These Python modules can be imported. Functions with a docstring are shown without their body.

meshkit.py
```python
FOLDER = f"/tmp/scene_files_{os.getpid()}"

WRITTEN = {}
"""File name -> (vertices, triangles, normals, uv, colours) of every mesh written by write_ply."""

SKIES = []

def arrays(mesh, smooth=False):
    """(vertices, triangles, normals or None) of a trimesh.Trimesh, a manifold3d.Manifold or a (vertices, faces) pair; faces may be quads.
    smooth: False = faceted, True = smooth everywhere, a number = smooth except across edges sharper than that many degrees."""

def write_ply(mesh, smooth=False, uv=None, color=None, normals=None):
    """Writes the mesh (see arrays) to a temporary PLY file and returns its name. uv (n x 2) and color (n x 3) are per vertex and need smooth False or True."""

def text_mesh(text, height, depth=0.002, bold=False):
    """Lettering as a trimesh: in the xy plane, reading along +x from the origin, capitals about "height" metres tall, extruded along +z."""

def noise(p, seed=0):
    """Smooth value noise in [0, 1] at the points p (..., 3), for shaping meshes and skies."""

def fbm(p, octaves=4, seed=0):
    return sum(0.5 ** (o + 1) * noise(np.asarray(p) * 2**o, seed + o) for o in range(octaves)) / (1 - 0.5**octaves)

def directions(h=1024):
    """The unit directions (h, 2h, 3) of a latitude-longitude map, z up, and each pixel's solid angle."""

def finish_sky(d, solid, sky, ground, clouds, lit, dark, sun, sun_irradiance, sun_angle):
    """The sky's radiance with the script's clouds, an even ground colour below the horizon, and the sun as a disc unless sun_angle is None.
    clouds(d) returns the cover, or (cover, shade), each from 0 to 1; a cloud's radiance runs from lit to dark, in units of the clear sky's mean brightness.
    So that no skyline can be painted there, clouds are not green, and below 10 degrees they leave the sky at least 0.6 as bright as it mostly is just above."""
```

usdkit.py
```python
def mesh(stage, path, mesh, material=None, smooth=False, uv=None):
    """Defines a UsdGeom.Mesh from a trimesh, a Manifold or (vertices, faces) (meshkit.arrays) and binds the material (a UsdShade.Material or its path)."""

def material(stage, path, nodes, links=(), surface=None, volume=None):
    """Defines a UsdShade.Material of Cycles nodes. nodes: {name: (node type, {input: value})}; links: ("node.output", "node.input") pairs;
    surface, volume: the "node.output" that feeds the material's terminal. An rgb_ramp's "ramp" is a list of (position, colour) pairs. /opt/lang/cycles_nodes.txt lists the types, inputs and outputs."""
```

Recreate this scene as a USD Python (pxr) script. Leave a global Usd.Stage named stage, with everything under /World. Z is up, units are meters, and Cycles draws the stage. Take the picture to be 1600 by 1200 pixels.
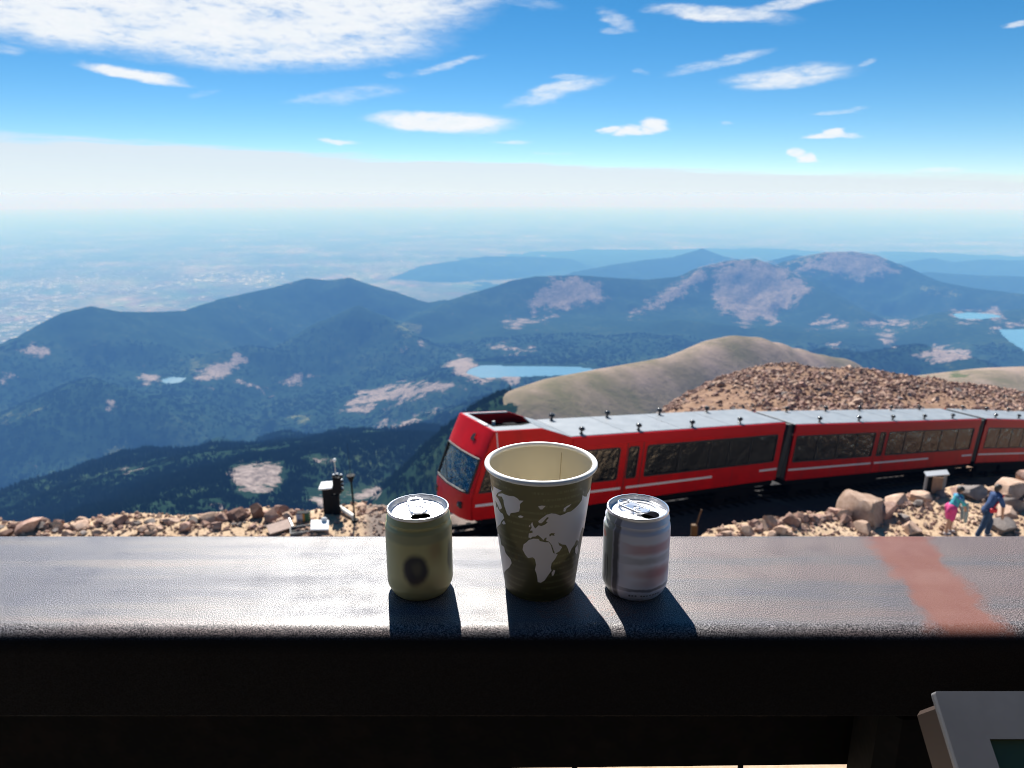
import math, numpy as np, trimesh, shapely, usdkit, meshkit
import manifold3d as m3
from shapely.geometry import Polygon, LineString, Point
from pxr import Usd, UsdGeom, UsdLux, UsdShade, Gf, Sdf, Vt

EXPOSURE = 1.0
SUN_I = 1.25; SKY_S = 0.056
SKY_K = 1 / (SKY_S * 2 ** EXPOSURE)
SKY_AIR, SKY_DUST, SKY_OZONE, SKY_SAT, SKY_HUE = 1.0, 1.0, 1.0, 1.4, .492
HAZE_HI, HAZE_LO = (.75, .83, .90), (.79, .87, .93)
CLOUD_LIT, CLOUD_DIM = (.96, .97, .99), (.88, .93, .97)
HAZE_C, HAZE_D, HAZE_G, HAZE_A = (.145, .40, 1.), 7.7e-5, 0.0, (.98, .99, 1.)
TERR_A, TERR_R = 640, 440; FOREST = 45000
RAIL_A, RAIL_B, RAIL_C, RAIL_S = (.010, .010, .013), (.075, .073, .077), (.32, .305, .305), .45
CUP_A, CUP_B = (.058, .056, .018), (.135, .135, .058)

stage = Usd.Stage.CreateInMemory()
UsdGeom.SetStageUpAxis(stage, UsdGeom.Tokens.z)
UsdGeom.SetStageMetersPerUnit(stage, 1.0)
world = UsdGeom.Xform.Define(stage, '/World')
stage.SetDefaultPrim(world.GetPrim())
UsdGeom.Scope.Define(stage, '/World/Looks')

# ------------------------------------------------------------------ camera
EYE = np.array([0, 0, 1.52]); PITCH = math.radians(15.0); FPX = 1109.0
cam = UsdGeom.Camera.Define(stage, '/World/Camera')
cam.CreateHorizontalApertureAttr(36.0); cam.CreateVerticalApertureAttr(27.0)
cam.CreateFocalLengthAttr(36.0 * FPX / 1600)
cam.CreateClippingRangeAttr(Gf.Vec2f(0.05, 600000.0))
cam.CreateFStopAttr(13.0); cam.CreateFocusDistanceAttr(0.585)
cam.CreateExposureAttr(EXPOSURE)
cam.AddTranslateOp().Set(Gf.Vec3d(*EYE)); cam.AddRotateXOp().Set(90 - 15.0)
SP, CP = math.sin(PITCH), math.cos(PITCH)
def ray(c, r):
    u = (c - 800) / FPX; v = (r - 600) / FPX
    return np.array([u, CP - v * SP, -(SP + v * CP)])
def on_level(c, r, z):                      # the point of the level z seen at a pixel of the photograph
    d = ray(c, r); return EYE + d * ((z - EYE[2]) / d[2])
def at_range(c, r, R):                      # the point at the horizontal distance R
    d = ray(c, r); return EYE + d * (R / math.hypot(d[0], d[1]))

# ------------------------------------------------------------------ materials
def look(name, nodes, links=(), surface=None, volume=None):
    return usdkit.material(stage, '/World/Looks/' + name, nodes, links, surface, volume)
def plain(name, c, rough=.5, metal=0., c2=None, scale=20., bump=0., bscale=60., detail=4., coat=0., spec=.5, lo=.35, hi=.65, dist=.01, **kw):
    n = {'b': ('principled_bsdf', dict(base_color=c, roughness=rough, metallic=metal, coat_weight=coat, specular_ior_level=spec, **kw)), 't': ('texture_coordinate', {})}
    l = []
    if c2 is not None:
        n['n'] = ('noise_texture', dict(scale=scale, detail=detail, roughness=.6)); n['r'] = ('rgb_ramp', {'ramp': [(lo, c), (hi, c2)]})
        l += [('t.object', 'n.vector'), ('n.fac', 'r.fac'), ('r.color', 'b.base_color')]
    if bump:
        n['m'] = ('noise_texture', dict(scale=bscale, detail=5., roughness=.6)); n['u'] = ('bump', dict(strength=bump, distance=dist))
        l += [('t.object', 'm.vector'), ('m.fac', 'u.height'), ('u.normal', 'b.normal')]
    return look(name, n, l, 'b.BSDF')

# ------------------------------------------------------------------ sun and sky
SUN_EL, SUN_AZ = math.radians(46.0), math.radians(-10.6)      # azimuth from +y towards +x
sun = UsdLux.DistantLight.Define(stage, '/World/Sun')
sun.CreateNormalizeAttr(True); sun.CreateIntensityAttr(SUN_I); sun.CreateAngleAttr(0.5); sun.CreateColorAttr(Gf.Vec3f(1.0, .965, .91))
sun.AddRotateZOp().Set(-math.degrees(SUN_AZ)); sun.AddRotateXOp().Set(-(90 - math.degrees(SUN_EL)))
SUN_DIR = np.array([math.sin(SUN_AZ) * math.cos(SUN_EL), math.cos(SUN_AZ) * math.cos(SUN_EL), math.sin(SUN_EL)])

def sky_angles(c, r):
    d = ray(c, r); return math.atan2(d[0], d[1]), math.atan2(d[2], math.hypot(d[0], d[1]))
# clouds: (column, row, half width, half height, tilt in degrees, weight, softness)
CLOUDS = [(330, 10, 430, 88, -3, 1.2, .6), (430, 58, 290, 60, -2, 1.0, .7), (60, 45, 150, 36, 2, .55, .6), (640, 0, 210, 60, -14, .85, .6), (0, 76, 60, 10, 0, .5, .8),
          (210, 117, 96, 12, 6, 1.25, .9), (690, 190, 128, 19, 2, 1.5, .9), (545, 150, 110, 15, -8, .5, .7), (530, 221, 38, 4, 0, .9, .9), (700, 102, 70, 9, -14, .7, .8), (318, 147, 34, 7, -14, .35, .7),
          (870, 143, 100, 17, -13, .75, .8), (890, 122, 35, 6, 0, .6, .8), (992, 203, 34, 11, -4, 1.5, .8), (1016, 194, 24, 15, 0, 1.6, .8), (958, 202, 22, 6, 0, 1.1, .8), (965, 32, 42, 14, 22, .6, .8), (962, 48, 30, 6, 0, .5, .8), (1120, 22, 140, 15, 6, .95, .8), (1230, 6, 110, 12, -6, .8, .8), (830, 5, 70, 12, 8, .4, .8),
          (1125, 97, 105, 11, -9, .62, .8), (1235, 121, 120, 20, -3, 1.0, .9), (1310, 175, 58, 5, -4, .55, .8), (1302, 214, 48, 5, 2, 1.2, .9), (1303, 208, 18, 8, 0, 1.5, .8), (1238, 235, 18, 7, 8, 1.4, .8), (1262, 244, 18, 9, 14, 1.5, .8), (1355, 97, 20, 6, -16, .5, .8), (1595, 36, 30, 6, -8, .8, .8),
          (800, 221, 50, 4, 0, .6, .9), (860, 239, 60, 3, 2, .45, .9), (1470, 264, 55, 5, 0, .7, .9), (1135, 193, 16, 5, 10, .6, .9), (1002, 112, 18, 6, 15, .4, .8), (620, 117, 30, 6, 0, .35, .8)]
def make_sky():
    n = {'t': ('texture_coordinate', {}), 's': ('sky_texture', dict(sky_type='single_scattering', sun_disc=False, sun_elevation=SUN_EL, sun_rotation=SUN_AZ, altitude=4300., air_density=SKY_AIR, aerosol_density=SKY_DUST, ozone_density=SKY_OZONE)),
         'q': ('separate_xyz', {}), 'az': ('math', {'math_type': 'arctan2'}), 'el': ('math', {'math_type': 'arcsine'}), 'c': ('combine_xyz', {}),
         'bg': ('background_shader', {'strength': SKY_S}),
         'hsv': ('hsv', {'hue': SKY_HUE, 'saturation': SKY_SAT, 'value': 1., 'fac': 1.})}
    l = [('t.generated', 'q.vector'), ('q.x', 'az.value1'), ('q.y', 'az.value2'), ('q.z', 'el.value1'), ('az.value', 'c.x'), ('el.value', 'c.y'), ('s.color', 'hsv.color')]
    # the same wind-drawn noise frays every cloud
    n['st'] = ('mapping', {'scale': (12., 44., 1.)}); n['nz'] = ('noise_texture', dict(scale=1.0, detail=9., roughness=.62, distortion=.3))
    n['st2'] = ('mapping', {'scale': (44., 150., 1.), 'rotation': (0, 0, .16)}); n['nz2'] = ('noise_texture', dict(scale=1.0, detail=8., roughness=.66, distortion=.5))
    l += [('c.vector', 'st.vector'), ('st.vector', 'nz.vector'), ('c.vector', 'st2.vector'), ('st2.vector', 'nz2.vector')]
    # warp
    n['wsub'] = ('vector_math', {'math_type': 'subtract', 'vector2': (.5, .5, .5)}); n['wsc'] = ('vector_math', {'math_type': 'multiply', 'vector2': (.055, .018, 0.)}); n['wadd'] = ('vector_math', {'math_type': 'add'})
    l += [('nz.color', 'wsub.vector1'), ('wsub.vector', 'wsc.vector1'), ('wsc.vector', 'wadd.vector1'), ('c.vector', 'wadd.vector2')]
    last = None
    for i, (col, row, hw, hh, tilt, wt, soft) in enumerate(CLOUDS):
        a, e = sky_angles(col, row); a2, _ = sky_angles(col + hw, row); _, e2 = sky_angles(col, row - hh); t = math.radians(tilt)
        ha, he = abs(a2 - a), abs(e2 - e)
        n[f'o{i}'] = ('vector_math', {'math_type': 'subtract', 'vector2': (a, e, 0.)})
        n[f'r{i}'] = ('mapping', {'rotation': (0., 0., t)})
        n[f'd{i}'] = ('vector_math', {'math_type': 'divide', 'vector2': (ha, he, 1.)})
        n[f'l{i}'] = ('vector_math', {'math_type': 'length'})
        n[f'f{i}'] = ('map_range', {'range_type': 'smoothstep', 'from_min': 1.25, 'from_max': 1.25 - 1.1 * soft, 'to_min': 0., 'to_max': wt, 'clamp': True})
        l += [('wadd.vector', f'o{i}.vector1'), (f'o{i}.vector', f'r{i}.vector'), (f'r{i}.vector', f'd{i}.vector1'), (f'd{i}.vector', f'l{i}.vector1'), (f'l{i}.value', f'f{i}.value')]
        if last is None: last = f'f{i}.result'
        else:
            n[f'x{i}'] = ('math', {'math_type': 'maximum'}); l += [(last, f'x{i}.value1'), (f'f{i}.result', f'x{i}.value2')]; last = f'x{i}.value'
    # alpha = smoothstep(field * (0.4 + noise))
    n['na'] = ('math', {'math_type': 'multiply_add', 'value2': .5, 'value3': 0.}); n['nb'] = ('math', {'math_type': 'multiply_add', 'value2': .5}); 
    l += [('nz.fac', 'na.value1'), ('nz2.fac', 'nb.value1'), ('na.value', 'nb.value3')]
    n['nc'] = ('map_range', {'from_min': .34, 'from_max': .62, 'to_min': .36, 'to_max': 1.15, 'clamp': True}); l += [('nb.value', 'nc.value')]
    n['pm'] = ('math', {'math_type': 'multiply'}); l += [(last, 'pm.value1'), ('nc.result', 'pm.value2')]
    n['al'] = ('map_range', {'range_type': 'smoothstep', 'from_min': .10, 'from_max': 1.1, 'to_min': 0., 'to_max': .96, 'clamp': True}); l += [('pm.value', 'al.value')]
    # the bank of haze along the horizon, a little higher on the left
    n['ht'] = ('math', {'math_type': 'multiply_add', 'value2': -.034, 'value3': .0425}); n['hn'] = ('mapping', {'scale': (3.2, 50., 1.)}); n['hz'] = ('noise_texture', dict(scale=1., detail=7., roughness=.62))
    n['hw'] = ('math', {'math_type': 'multiply_add', 'value2': .05, 'value3': -.025}); n['hs'] = ('math', {'math_type': 'add'}); n['hd'] = ('math', {'math_type': 'subtract'})
    n['ha'] = ('map_range', {'range_type': 'smoothstep', 'from_min': -.003, 'from_max': .007, 'to_min': 0., 'to_max': .9, 'clamp': True})
    n['hm'] = ('map_range', {'from_min': 0., 'from_max': .05, 'to_min': 0., 'to_max': 1., 'clamp': True})
    l += [('az.value', 'ht.value1'), ('c.vector', 'hn.vector'), ('hn.vector', 'hz.vector'), ('hz.fac', 'hw.value1'), ('ht.value', 'hs.value1'), ('hw.value', 'hs.value2'), ('hs.value', 'hd.value1'), ('el.value', 'hd.value2'), ('hd.value', 'ha.value'), ('hd.value', 'hm.value')]
    n['hc'] = ('mix', {'color1': tuple(x * SKY_K for x in HAZE_HI), 'color2': tuple(x * SKY_K for x in HAZE_LO)}); l += [('hm.result', 'hc.fac')]
    n['m1'] = ('mix', {}); l += [('ha.result', 'm1.fac'), ('hsv.color', 'm1.color1'), ('hc.color', 'm1.color2')]
    # cloud colour: bright, slightly greyer where thick
    n['cc'] = ('mix', {'color1': tuple(x * SKY_K for x in CLOUD_LIT), 'color2': tuple(x * SKY_K for x in CLOUD_DIM)}); n['cd'] = ('map_range', {'from_min': .4, 'from_max': .65, 'clamp': True}); l += [('nz2.fac', 'cd.value'), ('cd.result', 'cc.fac')]
    n['m2'] = ('mix', {}); l += [('al.result', 'm2.fac'), ('m1.color', 'm2.color1'), ('cc.color', 'm2.color2'), ('m2.color', 'bg.color')]
    return look('sky', n, l, 'bg.background')
sky = UsdLux.DomeLight.Define(stage, '/World/Sky')
UsdShade.MaterialBindingAPI.Apply(sky.GetPrim()).Bind(make_sky())

# ------------------------------------------------------------------ things and parts
COUNT = {}
def free(path):
    k = COUNT.get(path, -1) + 1; COUNT[path] = k
    return path if k == 0 else f'{path}_{k:03d}'
def tag(prim, label=None, cat=None, group=None, kind=None):
    p = prim.GetPrim() if hasattr(prim, 'GetPrim') else prim
    for k, v in (('label', label), ('category', cat), ('group', group), ('kind', kind)):
        if v: p.SetCustomDataByKey(k, v)
    return p
def thing(name, label, cat, group=None, matrix=None):
    x = UsdGeom.Xform.Define(stage, free('/World/' + name))
    if matrix is not None: x.AddTransformOp().Set(Gf.Matrix4d(*np.asarray(matrix, float).T.ravel().tolist()))
    tag(x, label, cat, group)
    return x
def part(parent, name, mesh, m, smooth=30, label=None, kind=None):
    base = str(parent.GetPath()) if parent is not None else '/World'
    g = usdkit.mesh(stage, free(f'{base}/{name}'), mesh, m, smooth)
    tag(g, label, kind=kind)
    return g
def solo(name, mesh, m, label=None, cat=None, group=None, kind=None, smooth=30):
    g = part(None, name, mesh, m, smooth); tag(g, label, cat, group, kind); return g
def frame(o, X, Y, Z):
    M = np.eye(4); M[:3, 0], M[:3, 1], M[:3, 2], M[:3, 3] = X, Y, Z, o; return M
def place(x, y, z, rz=0.):
    c, s = math.cos(rz), math.sin(rz); return frame((x, y, z), (c, s, 0), (-s, c, 0), (0, 0, 1))
def box(x0, x1, y0, y1, z0, z1):
    b = trimesh.creation.box([x1 - x0, y1 - y0, z1 - z0]); b.apply_translation([(x0 + x1) / 2, (y0 + y1) / 2, (z0 + z1) / 2]); return b
def cat(*ms): return trimesh.util.concatenate(list(ms))
def rod(a, b, r, r2=None, n=12):
    a, b = np.asarray(a, float), np.asarray(b, float); d = b - a; L = np.linalg.norm(d)
    m = trimesh.creation.cylinder(radius=1, height=L, sections=n); v = m.vertices.copy(); t = (v[:, 2] / L + .5)
    rr = r + ((r2 if r2 is not None else r) - r) * t; v[:, :2] *= rr[:, None]; m.vertices = v
    m.apply_transform(trimesh.geometry.align_vectors([0, 0, 1], d / L)); m.apply_translation((a + b) / 2); return m
def bevel_box(x0, x1, y0, y1, z0, z1, b=.003):
    bs = [box(x0 + i, x1 - i, y0 + j, y1 - j, z0 + k, z1 - k) for i, j, k in ((0, b, b), (b, 0, b), (b, b, 0))]
    return trimesh.convex.convex_hull(np.vstack([x.vertices for x in bs]))
# ------------------------------------------------------------------ far terrain
RE = 6.371e6 * 2.6
def noise2(x, y, s, seed, o=4): return meshkit.fbm(np.stack([x / s, y / s, np.full_like(x, .37 * seed)], -1), o, seed)
def sstep(a, b, x): t = np.clip((x - a) / (b - a), 0, 1); return t * t * (3 - 2 * t)
# ridges: crest points (column, row, distance in m), slope of the flanks, roughness
RIDGES = [
 ([(560, 452, 20000), (600, 438, 20500), (660, 415, 21000), (700, 409, 21000), (760, 400, 21500), (830, 401, 22000), (890, 404, 22500), (925, 418, 23000)], .32, 70),
 ([(900, 424, 15500), (960, 413, 16000), (1010, 406, 16500), (1050, 402, 17000), (1098, 388, 17500), (1130, 400, 17500), (1180, 410, 17500)], .38, 60),
 ([(1200, 408, 15000), (1240, 398, 15500), (1275, 403, 15500), (1300, 410, 15500)], .35, 40),
 ([(1390, 412, 21000), (1430, 407, 21000), (1460, 403, 21500), (1490, 409, 21500), (1540, 405, 22000), (1620, 407, 22000), (1800, 402, 22000)], .3, 60),
 ([(1450, 425, 15000), (1530, 430, 15000), (1620, 432, 15000), (1800, 430, 15000)], .3, 70),
 # the two bare-topped mountains
 ([(985, 490, 7600), (1030, 468, 8000), (1070, 438, 8500), (1105, 415, 8900), (1140, 407, 9000), (1180, 404, 9100), (1215, 415, 9100), (1265, 447, 8600), (1310, 470, 8100), (1360, 492, 7700)], .40, 75),
 ([(1215, 417, 10200), (1250, 408, 10300), (1290, 394, 10400), (1330, 393, 10500), (1365, 398, 10500), (1400, 412, 10400), (1450, 437, 10000), (1520, 450, 9800), (1620, 462, 9600), (1750, 470, 9500)], .36, 80),
 ([(655, 495, 7000), (690, 480, 7300), (750, 456, 7800), (800, 438, 8000), (840, 432, 8100), (900, 430, 8200), (960, 434, 8300), (1010, 437, 8500), (1060, 432, 8700)], .36, 75),
 ([(1060, 500, 6800), (1150, 510, 6700), (1260, 520, 6600), (1330, 545, 6200)], .3, 60),
 # the long blue ridge on the far left
 ([(-160, 600, 5600), (-60, 570, 5900), (20, 540, 6200), (60, 514, 6500), (100, 489, 6700), (140, 479, 6800), (185, 487, 6800), (240, 487, 7000), (290, 485, 7300), (350, 466, 7700), (430, 449, 8100), (480, 435, 8300), (510, 438, 8300), (540, 434, 8200), (585, 451, 8100), (620, 461, 8000), (680, 476, 8000)], .40, 75),
 ([(460, 530, 6300), (510, 500, 6400), (560, 478, 6500), (595, 492, 6400), (640, 520, 6100)], .42, 50),
 ([(300, 560, 6000), (340, 545, 6000), (390, 540, 6100), (440, 548, 6000)], .35, 40),
 ([(40, 650, 4600), (90, 612, 4800), (130, 594, 4900), (170, 600, 4900), (230, 632, 4700)], .42, 40),
 # forested rises on the right
 ([(1300, 545, 4700), (1350, 556, 4600), (1390, 549, 4700), (1440, 541, 4900), (1500, 556, 4700), (1560, 590, 4400)], .36, 45),
 ([(1560, 490, 7800), (1620, 480, 8000), (1700, 470, 8000)], .3, 50),
 # the tan meadow hill and the green corner
 ([(832, 612, 979), (850, 603, 1014), (880, 592, 1064), (940, 578, 1155), (1000, 568, 1225), (1050, 558, 1295), (1090, 544, 1365), (1120, 533, 1435), (1150, 527, 1484), (1180, 529, 1519), (1210, 537, 1554), (1240, 546, 1610), (1275, 555, 1680), (1305, 560, 1750), (1345, 577, 1785)], .95, 14),
 ([(1530, 596, 1260), (1560, 586, 1330), (1600, 580, 1400), (1680, 576, 1470), (1780, 570, 1540)], .4, 14),
 # the dark slope close below the summit
 ([(120, 835, 979), (200, 803, 1050), (300, 766, 1190), (360, 740, 1295), (420, 720, 1365), (480, 708, 1435), (560, 697, 1505), (640, 690, 1540), (740, 690, 1575), (800, 700, 1470)], .34, 26),
]
LAKES = [  # (pixels of the shore, level)
 ([(735, 577), (752, 571), (800, 572), (850, 573), (905, 574), (945, 579), (900, 585), (860, 587), (800, 589), (752, 590), (728, 583)], 4750),
 ([(1557, 512), (1590, 507), (1640, 506), (1740, 506), (1740, 565), (1640, 556), (1600, 547), (1575, 531)], 6700),
 ([(1488, 491), (1515, 488), (1550, 491), (1566, 495), (1530, 499), (1500, 498)], 7500),
 ([(252, 594), (268, 589), (290, 591), (280, 598), (258, 599)], 5600)]
lake_polys = []
for pts, R in LAKES:
    mid = np.mean(pts, 0); z = at_range(mid[0], mid[1], R)[2]
    lake_polys.append((Polygon([on_level(c, r, z)[:2] for c, r in pts]), z))

def base_height(x, y):
    r = np.hypot(x, y); az = np.degrees(np.arctan2(x, y))
    floor = np.interp(az, [-60, -36, -20, -8, 0, 20, 60], [-1700, -1620, -1500, -1330, -1230, -1260, -1240])
    far = np.interp(az, [-60, -10, 5, 20, 60], [-2500, -2450, -2250, -2050, -2000])
    z = floor * (1 - np.exp(-r / 900.0))
    z = z + (far - floor) * sstep(8200, 12500, r)
    return z
def terrain_height(x, y):
    """height, and how much each of the meadow hills (0, 1) and the dark slope (2) rules"""
    z0 = base_height(x, y); r = np.hypot(x, y)
    w = sstep(700, 2500, r)
    z = z0 + w * ((noise2(x, y, 1500, 3) - .5) * 220 + (noise2(x, y, 420, 5) - .5) * 70)
    n1 = noise2(x, y, 900, 11, 5) - .5; n2 = noise2(x, y, 260, 13, 4) - .5
    rule = np.zeros((3, len(x))); rg_ = .65 * (1 - np.abs(2 * noise2(x, y, 620, 81, 3) - 1)) + .35 * (1 - np.abs(2 * noise2(x, y, 210, 83, 3) - 1)); w1 = noise2(x, y, 640, 15, 4); w2 = noise2(x, y, 640, 17, 4)
    for k, (pts, slope, rough) in enumerate(RIDGES):
        P = np.array([at_range(*q) for q in pts]); P[:, 2] += (P[:, 0] ** 2 + P[:, 1] ** 2) / (2 * RE)
        lo, hi = P[:, :2].min(0) - 3500, P[:, :2].max(0) + 3500
        idx = np.nonzero((x > lo[0]) & (x < hi[0]) & (y > lo[1]) & (y < hi[1]))[0]
        small = k in (15, 16)
        wa = 70. if small else (80. if k == 17 else 130.); px, py = x[idx] + (w1[idx] - .5) * wa, y[idx] + (w2[idx] - .5) * wa; best = np.full(len(idx), 1e9); h = np.full(len(idx), -1e9); soft = 50 if small else 35; slope = slope if k >= 15 else slope * 1.3; stretch = 1 + (1.1 if not small else .35) * n1[idx] + .4 * n2[idx]
        small = k in (15, 16)
        for a, b in zip(P[:-1], P[1:]):
            d = b[:2] - a[:2]; L2 = d @ d; t = np.clip(((px - a[0]) * d[0] + (py - a[1]) * d[1]) / L2, 0, 1)
            dd = np.hypot(px - a[0] - t * d[0], py - a[1] - t * d[1]); best = np.minimum(best, dd)
            h = np.maximum(h, a[2] + (b[2] - a[2]) * t - slope * (np.sqrt((dd * stretch) ** 2 + soft ** 2) - soft))
        h = h + rough * (n2[idx] * 1.0 + n1[idx] * 1.2) * best / (best + 350)
        if not small: h += 150 * (rg_[idx] - .62) * best / (best + 260)
        kk = 25.0 if small else 60.0
        zi = z[idx]; diff = np.clip((h - zi) / kk, -1, 1)
        new = np.where(h > zi + kk, h, np.where(h < zi - kk, zi, zi + kk * (diff + 1) ** 2 / 4))
        z[idx] = new
        j = {15: 0, 16: 1, 17: 2}.get(k)
        for q in range(3): rule[q, idx] *= 1 - np.clip((h - zi) / kk + .5, 0, 1)
        if j is not None: rule[j, idx] = np.clip((h - zi) / kk + .5, 0, 1)
    for poly, lz in lake_polys:
        b = poly.buffer(700).bounds; idx = np.nonzero((x > b[0]) & (x < b[2]) & (y > b[1]) & (y < b[3]))[0]
        if len(idx):
            dist = shapely.distance(poly, shapely.points(x[idx], y[idx])); t = sstep(0, 700, dist); lc = lz + r[idx] ** 2 / (2 * RE)
            zi = lc + 3 + (z[idx] - lc - 3) * t
            front = np.minimum(zi, lc + 4 + .03 * dist + .12 * np.maximum(dist - 250, 0))   # open banks on the near side
            near = r[idx] < math.hypot(*poly.centroid.coords[0])
            zi = np.where(near, front, zi); zi = np.where(dist <= 0, lc - 12, zi); z[idx] = zi
    return z - r ** 2 / (2 * RE), rule
def pixel_of(x, y, z):
    X, Y, Z = x - EYE[0], y - EYE[1], z - EYE[2]; depth = Y * CP - Z * SP
    return 800 + FPX * X / depth, 600 + FPX * (-Y * SP - Z * CP) / depth
# places where the forest is open: (pixels of the patch, kind): rock (pinkish bare rock), scree (pale), grass
PATCHES = [
 ([(1112, 428), (1135, 413), (1180, 406), (1225, 420), (1268, 450), (1252, 468), (1225, 482), (1205, 505), (1190, 490), (1165, 512), (1150, 492), (1122, 478)], 'rock', .95),
 ([(985, 492), (1035, 457), (1075, 432), (1110, 413), (1142, 406), (1120, 425), (1085, 448), (1030, 478)], 'rock', .8),
 ([(825, 470), (850, 446), (890, 432), (925, 440), (952, 465), (910, 476), (880, 486), (840, 482)], 'rock', .75),
 ([(1240, 422), (1290, 393), (1340, 391), (1372, 400), (1405, 425), (1350, 434), (1300, 428)], 'rock', .7),
 ([(305, 592), (335, 570), (372, 558), (380, 566), (352, 588), (330, 598)], 'scree', .9), ([(370, 590), (400, 600), (425, 610), (400, 606)], 'scree', .7), ([(440, 596), (500, 586), (470, 598)], 'scree', .7),
 ([(225, 590), (248, 585), (252, 597), (232, 598)], 'scree', .8),
 ([(528, 640), (560, 615), (600, 605), (660, 600), (725, 604), (690, 614), (640, 622), (600, 630), (560, 645)], 'scree', .75), ([(580, 668), (640, 650), (705, 630), (690, 640), (640, 662), (600, 672)], 'scree', .7),
 ([(760, 545), (800, 540), (835, 546), (800, 550)], 'scree', .9), ([(600, 600), (640, 595), (652, 600), (620, 605)], 'scree', .5), ([(630, 545), (655, 535), (665, 545)], 'scree', .5),
 ([(705, 572), (722, 563), (742, 572), (738, 590), (722, 586)], 'sand', 1.), ([(742, 590), (800, 592), (770, 594)], 'sand', 1.),
 ([(15, 555), (50, 538), (72, 540), (76, 553), (40, 560)], 'scree', .55), ([(0, 590), (20, 585), (18, 600), (0, 604)], 'scree', .4),
 ([(340, 748), (370, 732), (430, 727), (442, 745), (425, 765), (380, 770), (345, 765)], 'scree', .55), ([(470, 716), (520, 712), (520, 726), (480, 730)], 'scree', .45), ([(320, 785), (345, 780), (340, 800)], 'scree', .5), ([(480, 760), (600, 770), (600, 790), (500, 790)], 'scree', .45),
 ([(192, 737), (215, 730), (232, 733), (210, 740)], 'scree', .7), ([(45, 726), (62, 722), (60, 732)], 'scree', .6), ([(172, 636), (178, 615), (180, 636)], 'scree', .6),
 ([(1265, 508), (1290, 497), (1325, 505), (1300, 512)], 'scree', .75), ([(1340, 505), (1400, 500), (1440, 508), (1390, 513)], 'scree', .65), ([(1375, 522), (1398, 518), (1390, 540), (1382, 540)], 'scree', .8), ([(1425, 558), (1460, 538), (1515, 545), (1530, 560), (1470, 568)], 'scree', .5), ([(1290, 540), (1310, 536), (1305, 545)], 'scree', .6),
 ([(1480, 492), (1490, 486), (1540, 487), (1560, 480), (1568, 492), (1550, 503), (1500, 501)], 'scree', .5), ([(1550, 514), (1560, 505), (1600, 503), (1640, 502), (1640, 507), (1590, 509)], 'scree', .6),
 ([(1430, 448), (1480, 455), (1500, 462), (1460, 460)], 'grass', .6), ([(1480, 572), (1520, 568), (1510, 580)], 'grass', .9), ([(290, 570), (320, 560), (330, 570), (300, 580)], 'grass', .6), ([(150, 715), (190, 690), (180, 705)], 'grass', .6), ([(620, 510), (660, 505), (655, 520), (630, 525)], 'grass', .6), ([(440, 655), (490, 650), (470, 665)], 'grass', .4),
 ([(0, 660), (40, 640), (70, 632), (30, 655)], 'grass', .5), ([(780, 500), (850, 490), (900, 478), (860, 500), (800, 515)], 'scree', .3), ([(870, 660), (900, 640), (905, 660)], 'scree', .2)]
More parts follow.
